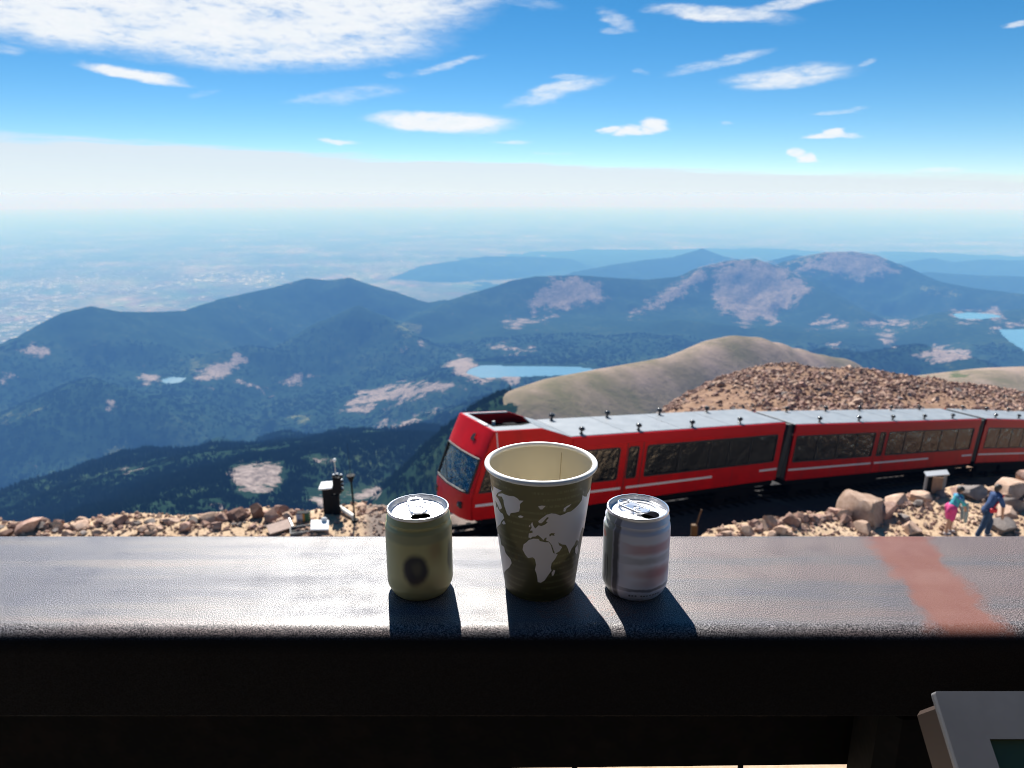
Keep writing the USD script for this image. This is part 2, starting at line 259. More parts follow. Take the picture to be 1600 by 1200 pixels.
def paint(x, y, z, rule):
    c, r = pixel_of(x, y, z); R = np.hypot(x, y)
    wc = c + (noise2(x, y, 160, 21, 5) - .5) * 44 * np.clip(5000 / R, .6, 2); wr = r + (noise2(x, y, 120, 22, 5) - .5) * 22 * np.clip(5000 / R, .6, 2)
    out = np.zeros((len(x), 3))
    for pts, kind, amount in PATCHES:
        p = Polygon(pts); b = p.bounds; idx = np.nonzero((wc > b[0] - 30) & (wc < b[2] + 30) & (wr > b[1] - 30) & (wr < b[3] + 30))[0]
        if not len(idx): continue
        q = shapely.points(wc[idx], wr[idx]); d = shapely.distance(p, q); ins = shapely.distance(p.exterior, q)
        m = np.clip(np.where(d > 0, .46 - d / 30, .46 + ins / 34) + (amount - .8) * .25, 0, 1)
        k = {'rock': 0, 'scree': 1, 'sand': 1, 'grass': 2}[kind]
        out[idx, k] = np.maximum(out[idx, k], m if kind != 'sand' else np.clip(m * 1.6, 0, 1))
    tundra = sstep(-1010, -800, z + (noise2(x, y, 500, 27, 4) - .5) * 260) * sstep(7600, 8400, R) * (R < 13000); out[:, 2] = np.maximum(out[:, 2], tundra * .56); out[:, 0] = np.maximum(out[:, 0], tundra * .46)
    mead = np.clip(rule[0] * sstep(-14, 14, (wc - 815) - (wr - 622) * 1.0) + rule[1], 0, 1)
    return out, mead

az = np.radians(np.concatenate([np.linspace(-56, -39, 40)[:-1], np.linspace(-39, 39, TERR_A), np.linspace(39, 56, 40)[1:]]))
rr = np.concatenate([np.geomspace(120, 1000, 60)[:-1], np.geomspace(1000, 12000, TERR_R)[:-1], np.geomspace(12000, 30000, 130)])
def polar_sheet(az, rr):
    A, R = np.meshgrid(az, rr); n, m = A.shape
    i = np.arange(n - 1)[:, None] * m + np.arange(m - 1)[None, :]
    f = np.stack([i, i + 1, i + m + 1, i + m], -1).reshape(-1, 4)
    return (R * np.sin(A)).ravel(), (R * np.cos(A)).ravel(), f
tx, ty, tf = polar_sheet(az, rr)
tz, rule = terrain_height(tx, ty)
patch, mead = paint(tx, ty, tz, rule)
def colour_var(g, name, values):
    UsdGeom.PrimvarsAPI(g).CreatePrimvar(name, Sdf.ValueTypeNames.Color3fArray, 'vertex').Set(Vt.Vec3fArray.FromNumpy(np.asarray(values, np.float32)))
def terrain_look():
    n = {'g': ('geometry', {}), 'a': ('attribute', {'attribute': 'patch'}), 'a2': ('attribute', {'attribute': 'cover'}), 's': ('separate_color', {}), 's2': ('separate_color', {}),
         'n1': ('noise_texture', dict(scale=.0022, detail=7., roughness=.62)), 'n2': ('noise_texture', dict(scale=.022, detail=6., roughness=.7)), 'n3': ('noise_texture', dict(scale=.07, detail=5., roughness=.7)),
         'forest': ('rgb_ramp', {'ramp': [(.3, (.007, .016, .011)), (.52, (.013, .030, .019)), (.64, (.032, .052, .027)), (.8, (.07, .085, .045))]}),
         'rock': ('rgb_ramp', {'ramp': [(.32, (.07, .06, .058)), (.66, (.20, .165, .155))]}),
         'scree': ('rgb_ramp', {'ramp': [(.34, (.08, .066, .062)), (.64, (.30, .25, .235))]}),
         'grass': ('rgb_ramp', {'ramp': [(.3, (.05, .07, .03)), (.7, (.12, .125, .065))]}),
         'mead': ('rgb_ramp', {'ramp': [(.36, (.105, .105, .055)), (.47, (.175, .145, .10)), (.6, (.28, .215, .175))]}),
         'b': ('principled_bsdf', dict(roughness=1., specular_ior_level=0.))}
    l = [('g.position', f'n{i}.vector') for i in (1, 2, 3)] + [('a.color', 's.color'), ('a2.color', 's2.color')]
    n['fm'] = ('mix_float', {'fac': .55}); l += [('n1.fac', 'fm.a'), ('n2.fac', 'fm.b'), ('fm.result', 'forest.fac'), ('n2.fac', 'rock.fac'), ('n3.fac', 'scree.fac'), ('n2.fac', 'grass.fac')]
    n['mm'] = ('mix_float', {'fac': .35}); n['n4'] = ('noise_texture', dict(scale=.005, detail=5., roughness=.55)); l += [('g.position', 'n4.vector'), ('n4.fac', 'mm.a'), ('n2.fac', 'mm.b'), ('mm.result', 'mead.fac')]
    # a patch has a ragged, speckled edge: trees stand into it
    prev = 'forest.color'
    n['n5'] = ('noise_texture', dict(scale=.0075, detail=8., roughness=.72)); n['n6'] = ('mapping', {'scale': (.03, .03, .004)}); n['n7'] = ('noise_texture', dict(scale=1., detail=5., roughness=.6))
    n['na'] = ('math', {'math_type': 'multiply_add', 'value2': 2.1, 'value3': -1.05}); n['nb'] = ('math', {'math_type': 'multiply_add', 'value2': .9, 'value3': 0.}); n['nc'] = ('math', {'math_type': 'multiply_add', 'value2': .9, 'value3': -.40}); n['nn'] = ('math', {'math_type': 'add'}); n['nd'] = ('math', {'math_type': 'add'})
    l += [('g.position', 'n5.vector'), ('g.position', 'n6.vector'), ('n6.vector', 'n7.vector'), ('n5.fac', 'na.value1'), ('n3.fac', 'nb.value1'), ('n7.fac', 'nc.value1'), ('na.value', 'nd.value1'), ('nb.value', 'nd.value2'), ('nd.value', 'nn.value1'), ('nc.value', 'nn.value2')]
    for k, (ch, src) in enumerate((('s2.r', 'mead'), ('s.b', 'grass'), ('s.r', 'rock'), ('s.g', 'scree'))):
        lo, hi = ((-.05, .05) if src == 'mead' else (-.035, .045))
        n[f'k{k}'] = ('math', {'math_type': 'subtract'}); n[f'q{k}'] = ('map_range', {'range_type': 'smoothstep', 'from_min': lo, 'from_max': hi, 'clamp': True}); n[f'z{k}'] = ('math', {'math_type': 'multiply_add', 'value2': 1., 'value3': 0.})
        n[f'x{k}'] = ('mix', {})
        l += [(ch, f'z{k}.value1'), (f'z{k}.value', f'k{k}.value1'), ('nn.value', f'k{k}.value2'), (f'k{k}.value', f'q{k}.value'), (f'q{k}.result', f'x{k}.fac'), (prev, f'x{k}.color1'), (f'{src}.color', f'x{k}.color2')]
        prev = f'x{k}.color'
    n['u'] = ('bump', {'strength': .5, 'distance': 8.}); l += [(prev, 'b.base_color'), ('n2.fac', 'u.height'), ('u.normal', 'b.normal')]
    return look('mountain_land', n, l, 'b.BSDF')
M_land = terrain_look()
g = solo('mountains', (np.stack([tx, ty, tz], -1), tf), M_land, kind='structure', smooth=True)
colour_var(g, 'patch', patch); colour_var(g, 'cover', np.stack([mead, rule[2], mead * 0], -1))

# the plain beyond the mountains, out to the curve of the earth
ax, ay, af = polar_sheet(np.radians(np.linspace(-75, 75, 150)), np.concatenate([np.geomspace(7000, 300000, 260)]))
plain_z = -2330 + (noise2(ax, ay, 6000, 31) - .5) * 60 - (ax ** 2 + ay ** 2) / (2 * RE)
n = {'g': ('geometry', {}), 'n1': ('noise_texture', dict(scale=.00035, detail=8., roughness=.65)), 'n2': ('noise_texture', dict(scale=.0035, detail=4., roughness=.7)), 'v': ('voronoi_texture', dict(scale=.0016, feature='f1', randomness=1.)),
     'r1': ('rgb_ramp', {'ramp': [(.3, (.03, .045, .03)), (.5, (.08, .085, .055)), (.62, (.2, .17, .12)), (.75, (.42, .36, .3))]}), 'r2': ('hsv', {'saturation': .7, 'value': 1.}), 'mx': ('mix', {'fac': .22, 'mix_type': 'overlay'}),
     'f': ('mix_float', {'fac': .45}), 'b': ('principled_bsdf', dict(roughness=1., specular_ior_level=0.))}
l = [('g.position', 'n1.vector'), ('g.position', 'n2.vector'), ('g.position', 'v.vector'), ('n1.fac', 'f.a'), ('n2.fac', 'f.b'), ('f.result', 'r1.fac'), ('r1.color', 'mx.color1'), ('v.color', 'r2.color'), ('r2.color', 'mx.color2'), ('mx.color', 'b.base_color')]
solo('plain', (np.stack([ax, ay, plain_z], -1), af), look('plain_land', n, l, 'b.BSDF'), kind='structure', smooth=True)

# reservoirs
M_lake = look('lake_water', {'b': ('principled_bsdf', dict(base_color=(.10, .20, .30), roughness=.12, specular_ior_level=.5)), 'g': ('geometry', {}), 'n': ('noise_texture', dict(scale=.05, detail=3.)), 'u': ('bump', {'strength': .25, 'distance': 1.})}, [('g.position', 'n.vector'), ('n.fac', 'u.height'), ('u.normal', 'b.normal')], 'b.BSDF')
for poly, lz in lake_polys:
    pl = poly.buffer(60).buffer(-35).buffer(20); v, f = trimesh.creation.triangulate_polygon(pl, engine='earcut')
    solo('reservoir', (np.column_stack([v, np.full(len(v), lz)]), f), M_lake, kind='structure', smooth=False)

# the town on the plain: low broad roofs, far too many and too small to tell apart
rng = np.random.default_rng(5)
def town():
    vs, fs, k = [], [], 0
    bv = box(-.5, .5, -.5, .5, 0, 1); cubev, cubef = np.array(bv.vertices), np.array(bv.faces)
    for i in range(5200):
        R = rng.uniform(12500, 24000) if i < 3600 else rng.uniform(20000, 45000); c = rng.uniform(-120, 420) if i < 3600 else rng.uniform(-150, 640)
        a, _ = sky_angles(c, 400); a = a
        x, y = R * math.sin(a), R * math.cos(a)
        if noise2(np.array([x]), np.array([y]), 2600, 41, 3)[0] < .5 and i % 9: continue
        big = rng.random() ** 3; L, W, H = 25 + 160 * big, 18 + 70 * big, 6 + 8 * rng.random(); t = (.35 if rng.random() < .6 else .35 + math.pi / 2) + rng.normal(0, .05)
        if i < 8: L, W = 520, 150
        p = cubev * [L, W, H]; ct, st = math.cos(t), math.sin(t)
        q = np.stack([p[:, 0] * ct - p[:, 1] * st + x, p[:, 0] * st + p[:, 1] * ct + y, p[:, 2] - 2330 - R * R / (2 * RE) + (noise2(np.array([x]), np.array([y]), 6000, 31)[0] - .5) * 60], -1)
        vs.append(q); fs.append(cubef + k); k += len(q)
    return np.vstack(vs), np.vstack(fs)
solo('distant_town', town(), look('pale_roofs', {'b': ('principled_bsdf', dict(roughness=.6)), 'g': ('geometry', {}), 'r': ('rgb_ramp', {'ramp': [(0, (.2, .19, .18)), (.6, (.5, .48, .46)), (1, (.85, .85, .85))]})}, [('g.random_per_island', 'r.fac'), ('r.color', 'b.base_color')], 'b.BSDF'), 'pale roofs of the far-off town on the plain', 'town', kind='stuff', smooth=False)

# haze: thin blue air from the summit down to the plain
M_haze = look('haze_air', {'v': ('principled_volume', dict(color=HAZE_C, density=HAZE_D, anisotropy=HAZE_G, absorption_color=HAZE_A))}, [], volume='v.volume')
solo('haze', box(-310000, 310000, -3000, 310000, -9500, 12), M_haze, kind='stuff', smooth=False)
# ------------------------------------------------------------------ the train's line (needed by the ground too)
def side_point(ct, rt, cb, rb, h=2.9):      # foot of an upright edge h metres tall, from its top and bottom in the photograph
    t, b = ray(ct, rt), ray(cb, rb); y = h / (-b[2] / b[1] + t[2] / t[1])
    return np.array([t[0] / t[1] * y, y, b[2] / b[1] * y]) + EYE
Q0, Q1 = side_point(900, 684.5, 897, 792), side_point(1222, 661.7, 1212.5, 749)
Q2, Q3 = side_point(1236, 665.5, 1226, 751), side_point(1529, 656, 1517.5, 723.7)
CAR_W, CAR_H = 2.65, 2.9
def axes(a, b):
    X = (b - a) / np.linalg.norm(b - a); Y = np.cross([0, 0, 1.], X); Y /= np.linalg.norm(Y); return X, Y, np.cross(X, Y)
LEAD = axes(Q0, Q1); MID = axes(Q2, Q3)
Q4 = Q3 + MID[0] * .55
t3 = MID[0].copy(); t3[2] -= .03; LAST = axes(np.zeros(3), t3)
rail_pts = np.array([Q0 - LEAD[0] * 16 + [0, 0, .6], Q0 - LEAD[0] * 6, Q1, Q2, Q3, Q4 + LAST[0] * 22, Q4 + LAST[0] * 60 + [0, 0, 1]]) + np.array([-.5, .86, 0]) * (CAR_W / 2)
def track_of(x, y):
    """signed distance from the track (positive beyond it), level of the skirt there, how far along"""
    best = np.full(np.shape(x), 1e9); sd = np.zeros_like(best); zz = np.zeros_like(best); ss = np.zeros_like(best); s0 = 0
    for a, b in zip(rail_pts[:-1], rail_pts[1:]):
        d = b[:2] - a[:2]; L = np.hypot(*d); t = np.clip(((x - a[0]) * d[0] + (y - a[1]) * d[1]) / L ** 2, 0, 1)
        ex, ey = x - a[0] - t * d[0], y - a[1] - t * d[1]; dd = np.hypot(ex, ey); m = dd < best
        best = np.where(m, dd, best); sd = np.where(m, np.sign(d[0] * ey - d[1] * ex) * dd, sd); zz = np.where(m, a[2] + t * (b[2] - a[2]), zz); ss = np.where(m, s0 + t * L, ss); s0 += L
    return sd, zz, ss
# ------------------------------------------------------------------ ground of the summit
PATH_Z = EYE[2] - 10.6
LIP = np.array([on_level(c, r, PATH_Z)[:2] for c, r in [(-420, 826), (-200, 824), (0, 821), (100, 817), (200, 812), (300, 808), (400, 801), (480, 795), (560, 790), (630, 795), (670, 815), (720, 860), (800, 905), (1000, 890), (1060, 850), (1130, 826), (1230, 810), (1340, 793), (1420, 779), (1500, 768), (1600, 755), (1750, 738), (2000, 715)]])
KNOLL = np.array([(c, r, R) for c, r, R in [(930, 740, 92), (985, 690, 96), (1040, 642, 103), (1060, 627, 106), (1100, 604, 111), (1150, 584, 117), (1190, 574, 121), (1240, 570, 124), (1270, 576, 124), (1300, 578, 125), (1340, 576, 129), (1400, 586, 130), (1500, 601, 136), (1600, 615, 142), (1750, 634, 150), (2100, 670, 160)]], float)
k_az = np.array([math.atan2(*at_range(*q)[:2]) for q in KNOLL]); k_z = np.array([at_range(*q)[2] for q in KNOLL]); k_R = KNOLL[:, 2]
def lip_distance(x, y):                       # positive beyond the lip
    best = np.full(np.shape(x), 1e9); sd = np.zeros_like(best)
    for a, b in zip(LIP[:-1], LIP[1:]):
        d = b - a; L2 = d @ d; t = np.clip(((x - a[0]) * d[0] + (y - a[1]) * d[1]) / L2, 0, 1); ex, ey = x - a[0] - t * d[0], y - a[1] - t * d[1]; dd = np.hypot(ex, ey)
        m = dd < best; best = np.where(m, dd, best); sd = np.where(m, np.sign(d[0] * ey - d[1] * ex) * dd, sd)
    return sd
def ground_height(x, y, rough=True):
    x, y = np.asarray(x, float), np.asarray(y, float); r = np.hypot(x, y); a = np.arctan2(x, y)
    e = lip_distance(x, y); sd, tz_, ss = track_of(x, y)
    n = (noise2(x, y, 3.0, 51, 4) - .5) * .55 + (noise2(x, y, .8, 52, 3) - .5) * .18 if rough else 0 * x
    e2 = e + (noise2(x, y, 2.2, 53, 3) - .5) * 1.2 if rough else e
    plateau = PATH_Z + n * sstep(-9, -1, e) * .9 + sstep(-2.5, 0, e) * .1 + n * .12
    fall = PATH_Z - 1.25 * np.maximum(e2, 0) + n
    bed = tz_ - 1.25
    kR, kz = np.interp(a, k_az, k_R), np.interp(a, k_az, k_z)
    # beyond the track: gently down, then the boulder hill up to its crest, then away
    r0 = np.maximum(r - np.maximum(sd - 2.2, 0) / np.maximum(np.cos(a + .52), .25), 10)
    foot_r, foot_z = 70.0, EYE[2] - 70 * math.tan(math.radians(18.2))
    z1 = bed + (foot_z - bed) * np.clip((r - r0) / np.maximum(foot_r - r0, 1), 0, 1)
    z2 = foot_z + (kz - foot_z) * np.clip((r - foot_r) / (kR - foot_r), 0, 1) ** .9
    over = np.maximum(r - kR, 0); z2 = z2 - .75 * (np.sqrt(over ** 2 + 25) - 5)
    knoll = np.where(r < foot_r, z1, z2) + (n * 2.2 + (noise2(x, y, 11., 55, 3) - .5) * 2.0) * sstep(60, 80, r) * (1 - .55 * sstep(-12, 0, r - kR))
    right = sstep(math.radians(1.0), math.radians(9.0), a)
    deep = np.where(a > 0, np.minimum(fall, knoll), fall)
    beyond = knoll * right + deep * (1 - right)
    # near side of the track: the bank drops to the track bed
    on_line = sstep(8.5, 12.0, ss)
    drop = np.maximum(fall, bed * on_line + (fall - 5) * (1 - on_line))
    out = np.where(sd > 2.2, beyond * on_line + np.minimum(fall, beyond + 50 * (1 - on_line)) * (1 - on_line), drop)
    return np.where(e2 <= 0, plateau, out)
gx, gy, gf = polar_sheet(np.radians(np.linspace(-58, 58, 520)), np.concatenate([np.geomspace(1.2, 18, 60)[:-1], np.geomspace(18, 30, 110)[:-1], np.geomspace(30, 190, 190)]))
gz = ground_height(gx, gy)
ge = lip_distance(gx, gy); gsd, _, gss = track_of(gx, gy); gr = np.hypot(gx, gy)
def ground_look():
    n = {'g': ('geometry', {}), 'a': ('attribute', {'attribute': 'cover'}), 's': ('separate_color', {}),
         'n1': ('noise_texture', dict(scale=.7, detail=6., roughness=.6)), 'n2': ('noise_texture', dict(scale=9., detail=5., roughness=.7)), 'v': ('voronoi_texture', dict(scale=16., randomness=1.)), 'n3': ('noise_texture', dict(scale=.12, detail=5., roughness=.6)),
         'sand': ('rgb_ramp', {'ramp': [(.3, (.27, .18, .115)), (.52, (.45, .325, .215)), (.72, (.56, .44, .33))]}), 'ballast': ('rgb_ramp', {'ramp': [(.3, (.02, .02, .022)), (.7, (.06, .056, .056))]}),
         'grey': ('rgb_ramp', {'ramp': [(.3, (.10, .08, .07)), (.7, (.24, .19, .165))]}), 'hill': ('rgb_ramp', {'ramp': [(.3, (.13, .07, .046)), (.6, (.24, .15, .098))]}),
         'm': ('mix_float', {'fac': .5}), 'x1': ('mix', {}), 'x2': ('mix', {}), 'x3': ('mix', {}), 'b': ('principled_bsdf', dict(roughness=.95, specular_ior_level=.15)), 'u': ('bump', {'strength': .6, 'distance': .03})}
    l = [('g.position', f'n{i}.vector') for i in (1, 2, 3)] + [('g.position', 'v.vector'), ('a.color', 's.color'), ('n1.fac', 'm.a'), ('n2.fac', 'm.b'), ('m.result', 'sand.fac'), ('n2.fac', 'ballast.fac'), ('m.result', 'grey.fac'), ('n1.fac', 'hill.fac'),
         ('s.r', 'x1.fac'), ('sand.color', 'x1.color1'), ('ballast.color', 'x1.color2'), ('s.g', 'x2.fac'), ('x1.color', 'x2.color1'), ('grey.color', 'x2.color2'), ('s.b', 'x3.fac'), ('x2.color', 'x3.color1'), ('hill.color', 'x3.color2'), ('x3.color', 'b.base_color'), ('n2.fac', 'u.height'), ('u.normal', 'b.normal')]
    return look('summit_gravel', n, l, 'b.BSDF')
g = solo('summit_ground', (np.stack([gx, gy, gz], -1), gf), ground_look(), kind='structure', smooth=True)
ga = np.degrees(np.arctan2(gx, gy))
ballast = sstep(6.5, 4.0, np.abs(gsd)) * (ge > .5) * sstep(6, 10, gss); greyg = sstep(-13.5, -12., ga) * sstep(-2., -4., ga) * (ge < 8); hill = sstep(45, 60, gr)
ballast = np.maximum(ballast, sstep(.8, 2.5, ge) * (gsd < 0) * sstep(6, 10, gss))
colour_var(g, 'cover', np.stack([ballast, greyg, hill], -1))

# ------------------------------------------------------------------ rocks
def stone(seed, size, sub=2, flat=.0, cuts=15):
    r = np.random.default_rng(seed); m = trimesh.creation.icosphere(sub, 1.0); v = np.array(m.vertices)
    for k in range(cuts):                     # broken faces
        d = r.normal(size=3); d /= np.linalg.norm(d); h = r.uniform(.36, .74); over = v @ d - h; v = v - np.clip(over, 0, None)[:, None] * d * .96
    v *= 1 + (.16 * (meshkit.fbm(v * 1.7 + seed, 3, seed % 97) - .5) + .05 * (meshkit.noise(v * 5 + seed, seed % 89) - .5))[:, None]
    v = (v - (v.max(0) + v.min(0)) / 2) / (v.max(0) - v.min(0)) * 2; v *= np.asarray(size) / 2; return v, np.array(m.faces)
def rock_look(name, dark, mid, light):
    n = {'t': ('texture_coordinate', {}), 'o': ('object_info', {}), 'n1': ('noise_texture', dict(scale=3.2, detail=6., roughness=.65)), 'n2': ('noise_texture', dict(scale=22., detail=4., roughness=.7)), 'm': ('mix_float', {'fac': .35}),
         'r': ('rgb_ramp', {'ramp': [(.32, dark), (.5, mid), (.68, light)]}), 'h': ('hsv', {}), 'v': ('map_range', {'to_min': .72, 'to_max': 1.2}), 'b': ('principled_bsdf', dict(roughness=.9, specular_ior_level=.2)), 'u': ('bump', {'strength': .7, 'distance': .03})}
    l = [('t.object', 'n1.vector'), ('t.object', 'n2.vector'), ('n1.fac', 'm.a'), ('n2.fac', 'm.b'), ('m.result', 'r.fac'), ('r.color', 'h.color'), ('o.random', 'v.value'), ('v.result', 'h.value'), ('h.color', 'b.base_color'), ('m.result', 'u.height'), ('u.normal', 'b.normal')]
    return look(name, n, l, 'b.BSDF')
M_rock = [rock_look('pink_granite', (.19, .105, .078), (.33, .205, .16), (.50, .37, .31)), rock_look('tan_granite', (.25, .155, .11), (.41, .28, .205), (.56, .42, .345)),
          rock_look('brown_granite', (.085, .045, .035), (.15, .085, .065), (.24, .15, .12)), rock_look('grey_granite', (.12, .10, .095), (.2, .17, .155), (.32, .28, .26)), rock_look('dark_granite', (.03, .025, .025), (.07, .055, .05), (.13, .1, .09))]
rock_n = [0]
def boulder(c, r, w, h, kind=0, cuts=15, depth=None, label=None, group=None, tilt=None, z=None, sink=.25, name='boulder', cat_='boulder', lift=0.):
    """a boulder whose middle stands at a pixel, w by h pixels in the photograph"""
    rock_n[0] += 1; seed = 1000 + rock_n[0]; rg = np.random.default_rng(seed)
    p = on_level(c, r, PATH_Z + .1)
    for _ in range(4):
        p = on_level(c, r, float(ground_height(np.array([p[0]]), np.array([p[1]]))[0]) + .1) if z is None else on_level(c, r, z)
    zz = p[2] - .1; d = np.linalg.norm(p - EYE); fs = .78 if c > 1385 else .9; W, H = w / FPX * d * fs, h / FPX * d * fs
    v, f = stone(seed, (W, depth or W * rg.uniform(.75, 1.1), H * 1.2), 3 if w > 34 else 2, cuts=cuts)
    a = rg.uniform(-.5, .5) if tilt is None else tilt; b = rg.uniform(-.2, .2)
    R = trimesh.transformations.euler_matrix(b, rg.uniform(-.15, .15) if tilt is None else tilt, a)[:3, :3]; v = v @ R.T
    base = ground_height(np.array([p[0]]), np.array([p[1]]))[0]
    g = solo(name, (v, f), M_rock[kind], label, cat_, group, smooth=16)
    UsdGeom.Xformable(g).AddTranslateOp().Set(Gf.Vec3d(float(p[0]), float(p[1]), float((zz if z is not None else base) + H * (.5 - sink) + lift)))
    return p
G_R, G_L = 'boulders along the bank by the railway', 'rocks along the left rim of the summit'
boulder(1147, 818, 44, 34, 2, label='dark brown slab of rock tilted up at the left end of the bank', tilt=.5)
boulder(1187, 812, 20, 13, 1, label='small pale block resting on the bank right of the dark slab', sink=.1)
boulder(1206, 816, 30, 20, 1, label='rounded tan boulder next right of the small pale block')
boulder(1352, 797, 66, 38, 1, cuts=8, tilt=.15, label='largest pinkish boulder, a broad hump on the bank below the middle coach', depth=2.0)
boulder(1378, 800, 40, 26, 0, label='pink boulder leaning on the right flank of the largest hump')
boulder(1398, 784, 46, 20, 1, label='long flat tan boulder on the rim between hump and sign frame')
boulder(1437, 775, 44, 18, 1, label='pale boulder just in front of the metal sign frame')
boulder(1426, 828, 34, 20, 1, label='lone tan block with shaded front on the open sand', sink=.15)
boulder(1516, 771, 46, 22, 3, label='broad grey boulder with pale top between the two walkers', sink=.2)
boulder(1588, 790, 38, 22, 3, cuts=9, label='grey rounded boulder at the right edge, in front of the rim', sink=.2)
boulder(1578, 768, 54, 26, 1, label='pale boulder on the rim right of the walker in blue')
boulder(1612, 753, 46, 26, 0, label='highest pinkish boulder at the far right of the rim')
boulder(1560, 822, 52, 22, 3, label='low grey rock at the feet of the walker in blue', sink=.25)
boulder(1572, 800, 44, 16, 1, label='flat pale rock beside the arm of the walker in blue', sink=.2)
boulder(1240, 815, 32, 22, 0, label='pinkish boulder in the middle of the low row on the bank')
boulder(1318, 806, 22, 20, 1, label='small upright tan rock at the left foot of the largest hump')
boulder(1352, 827, 30, 18, 1, label='tan rock on the sand close below the largest hump')
boulder(243, 803, 28, 15, 4, label='blackish boulder on the left rim next to a pale sliver of stone', sink=.1)
boulder(287, 806, 15, 19, 2, label='upright brown rock with a pale top on the left rim', sink=.1)
boulder(266, 811, 26, 9, 1, label='long pale stone lying left of the upright brown rock')
boulder(236, 813, 16, 7, 3, label='thin pale sliver of stone under the blackish boulder')
boulder(325, 809, 30, 12, 1, label='flat cream boulder right of the upright brown rock', sink=.1)
boulder(368, 807, 34, 18, 2, label='dark red brown boulder with a slanting top on the left rim', sink=.1)
boulder(400, 803, 24, 22, 2, label='dark red brown boulder leaning right, second of the pair', sink=.05)
boulder(425, 806, 26, 20, 0, label='peach boulder right of the two red brown ones')
boulder(470, 793, 66, 20, 4, label='long dark outcrop on the rim left of the instrument mast', sink=.1)
boulder(440, 797, 24, 16, 0, label='pinkish rock at the left end of the long dark outcrop')
boulder(188, 814, 18, 12, 0, label='round pinkish boulder left of the blackish one on the rim', sink=.1)
boulder(47, 822, 34, 16, 0, label='wedge of pinkish rock near the left end of the rim')
boulder(88, 819, 22, 9, 4, label='small dark rock with pale top on the left rim')
boulder(208, 816, 12, 10, 0, label='little pinkish stone between round boulder and blackish boulder')
boulder(172, 814, 20, 9, 1, label='low tan stone touching the round pinkish boulder')
boulder(155, 812, 10, 8, 2, label='tiny brown stone standing up on the left rim')
boulder(126, 818, 24, 11, 1, label='low tan boulder between the small dark rock and the tiny stone')
rgen = np.random.default_rng(77)
taken = []
def fill(n, c0, c1, up, down, wmin, wmax, label, group, kinds):
    for i in range(n):
        c = rgen.uniform(c0, c1)
        xs = [on_level(q[0], q[1], PATH_Z) for q in ()]
        lipr = np.interp(c, [-60, 0, 100, 200, 300, 400, 480, 560, 630, 1060, 1130, 1230, 1340, 1420, 1500, 1600, 1660], [822, 820, 817, 813, 809, 802, 796, 791, 796, 850, 826, 811, 794, 780, 769, 756, 748])
        t = rgen.random() ** 1.5; r = lipr + up + (down - up) * t
        w = wmin + (wmax - wmin) * rgen.random() ** 2.2
        kd = int(rgen.choice(kinds)); hh = rgen.uniform(.45, .85); big = 'larger' if w > wmin + .5 * (wmax - wmin) else 'small'; shape = 'upright' if hh > .7 else 'flat' if hh < .55 else 'rounded'
        boulder(c, r, w, w * hh, kd, label=label.format(f"{big} {shape} {['pinkish', 'tan', 'brown', 'grey', 'dark'][kd]}"), group=group + f' ({big} {shape} ' + ['pinkish', 'tan', 'brown', 'grey', 'dark'][kd] + ')', sink=.3)
fill(150, -30, 470, -1, 20, 5, 20, '{} rock in the loose row along the left rim', G_L, [0, 0, 1, 1, 2, 3])
fill(22, 560, 640, -2, 8, 6, 18, '{} rock on the rim between antenna pole and train', 'rocks on the rim beside the antenna pole', [0, 1, 1])
fill(85, 1110, 1345, -1, 24, 6, 26, '{} boulder in the low row along the bank', G_R, [0, 0, 1, 1])
fill(60, 1345, 1640, -3, 26, 6, 24, '{} stone scattered on the sandy bank behind the walkers', 'stones scattered behind the walkers', [0, 1, 1, 3])

def scatter(name, prototypes, pos, size, rot, ids, label, cat_):
    pi = UsdGeom.PointInstancer.Define(stage, free('/World/' + name)); tag(pi, label, cat_, kind='stuff')
    paths = []
    for k, (mesh, m) in enumerate(prototypes):
        g = usdkit.mesh(stage, f'{pi.GetPath()}/{name}_kind_{k + 1:03d}', mesh, m, 16); paths.append(g.GetPath())
    pi.CreatePrototypesRel().SetTargets(paths); pi.CreateProtoIndicesAttr(Vt.IntArray.FromNumpy(np.asarray(ids, np.int32)))
    pi.CreatePositionsAttr(Vt.Vec3fArray.FromNumpy(np.asarray(pos, np.float32)))
    s = np.asarray(size, np.float32); pi.CreateScalesAttr(Vt.Vec3fArray.FromNumpy(s if s.ndim == 2 else np.repeat(s[:, None], 3, 1)))
    q = np.asarray(rot); pi.CreateOrientationsAttr(Vt.QuathArray([Gf.Quath(float(w), float(x), float(y), float(z)) for w, x, y, z in q]))
    return pi
def spin(n, g, tilt=.5):
    q = g.normal(size=(n, 4)) * [1, tilt, tilt, 1]; return q / np.linalg.norm(q, axis=1, keepdims=True)
# the boulder hill beyond the train
rg = np.random.default_rng(9); N = 52000
ka = np.radians(rg.uniform(6, 44, N)); kr = np.sqrt(rg.uniform(62 ** 2, 152 ** 2, N)); keep = kr < np.interp(ka, k_az, k_R) + 9
ka, kr = ka[keep], kr[keep]; kx, ky = kr * np.sin(ka), kr * np.cos(ka)
dens = noise2(kx, ky, 9, 61, 4); keep = rg.random(len(kx)) < np.clip((dens - .33) * 4.0, .08, 1) * np.where(kr < 85, .55, 1)
kx, ky = kx[keep], ky[keep]; kz_ = ground_height(kx, ky); ksz = .17 + .58 * rg.random(len(kx)) ** 2.4
protos = [(stone(300 + k, (1.15, .95, .75), 1), M_rock[(0, 2, 1, 1, 3, 0, 1, 2)[k]]) for k in range(8)]
pick = rg.choice(8, len(kx), p=[.26, .14, .08, .10, .06, .22, .05, .09])
scatter('rubble_stones', protos, np.stack([kx, ky, kz_ + ksz * .12], -1), ksz, spin(len(kx), rg), pick, 'broken pinkish stones covering the boulder hill beyond the train', 'rubble')
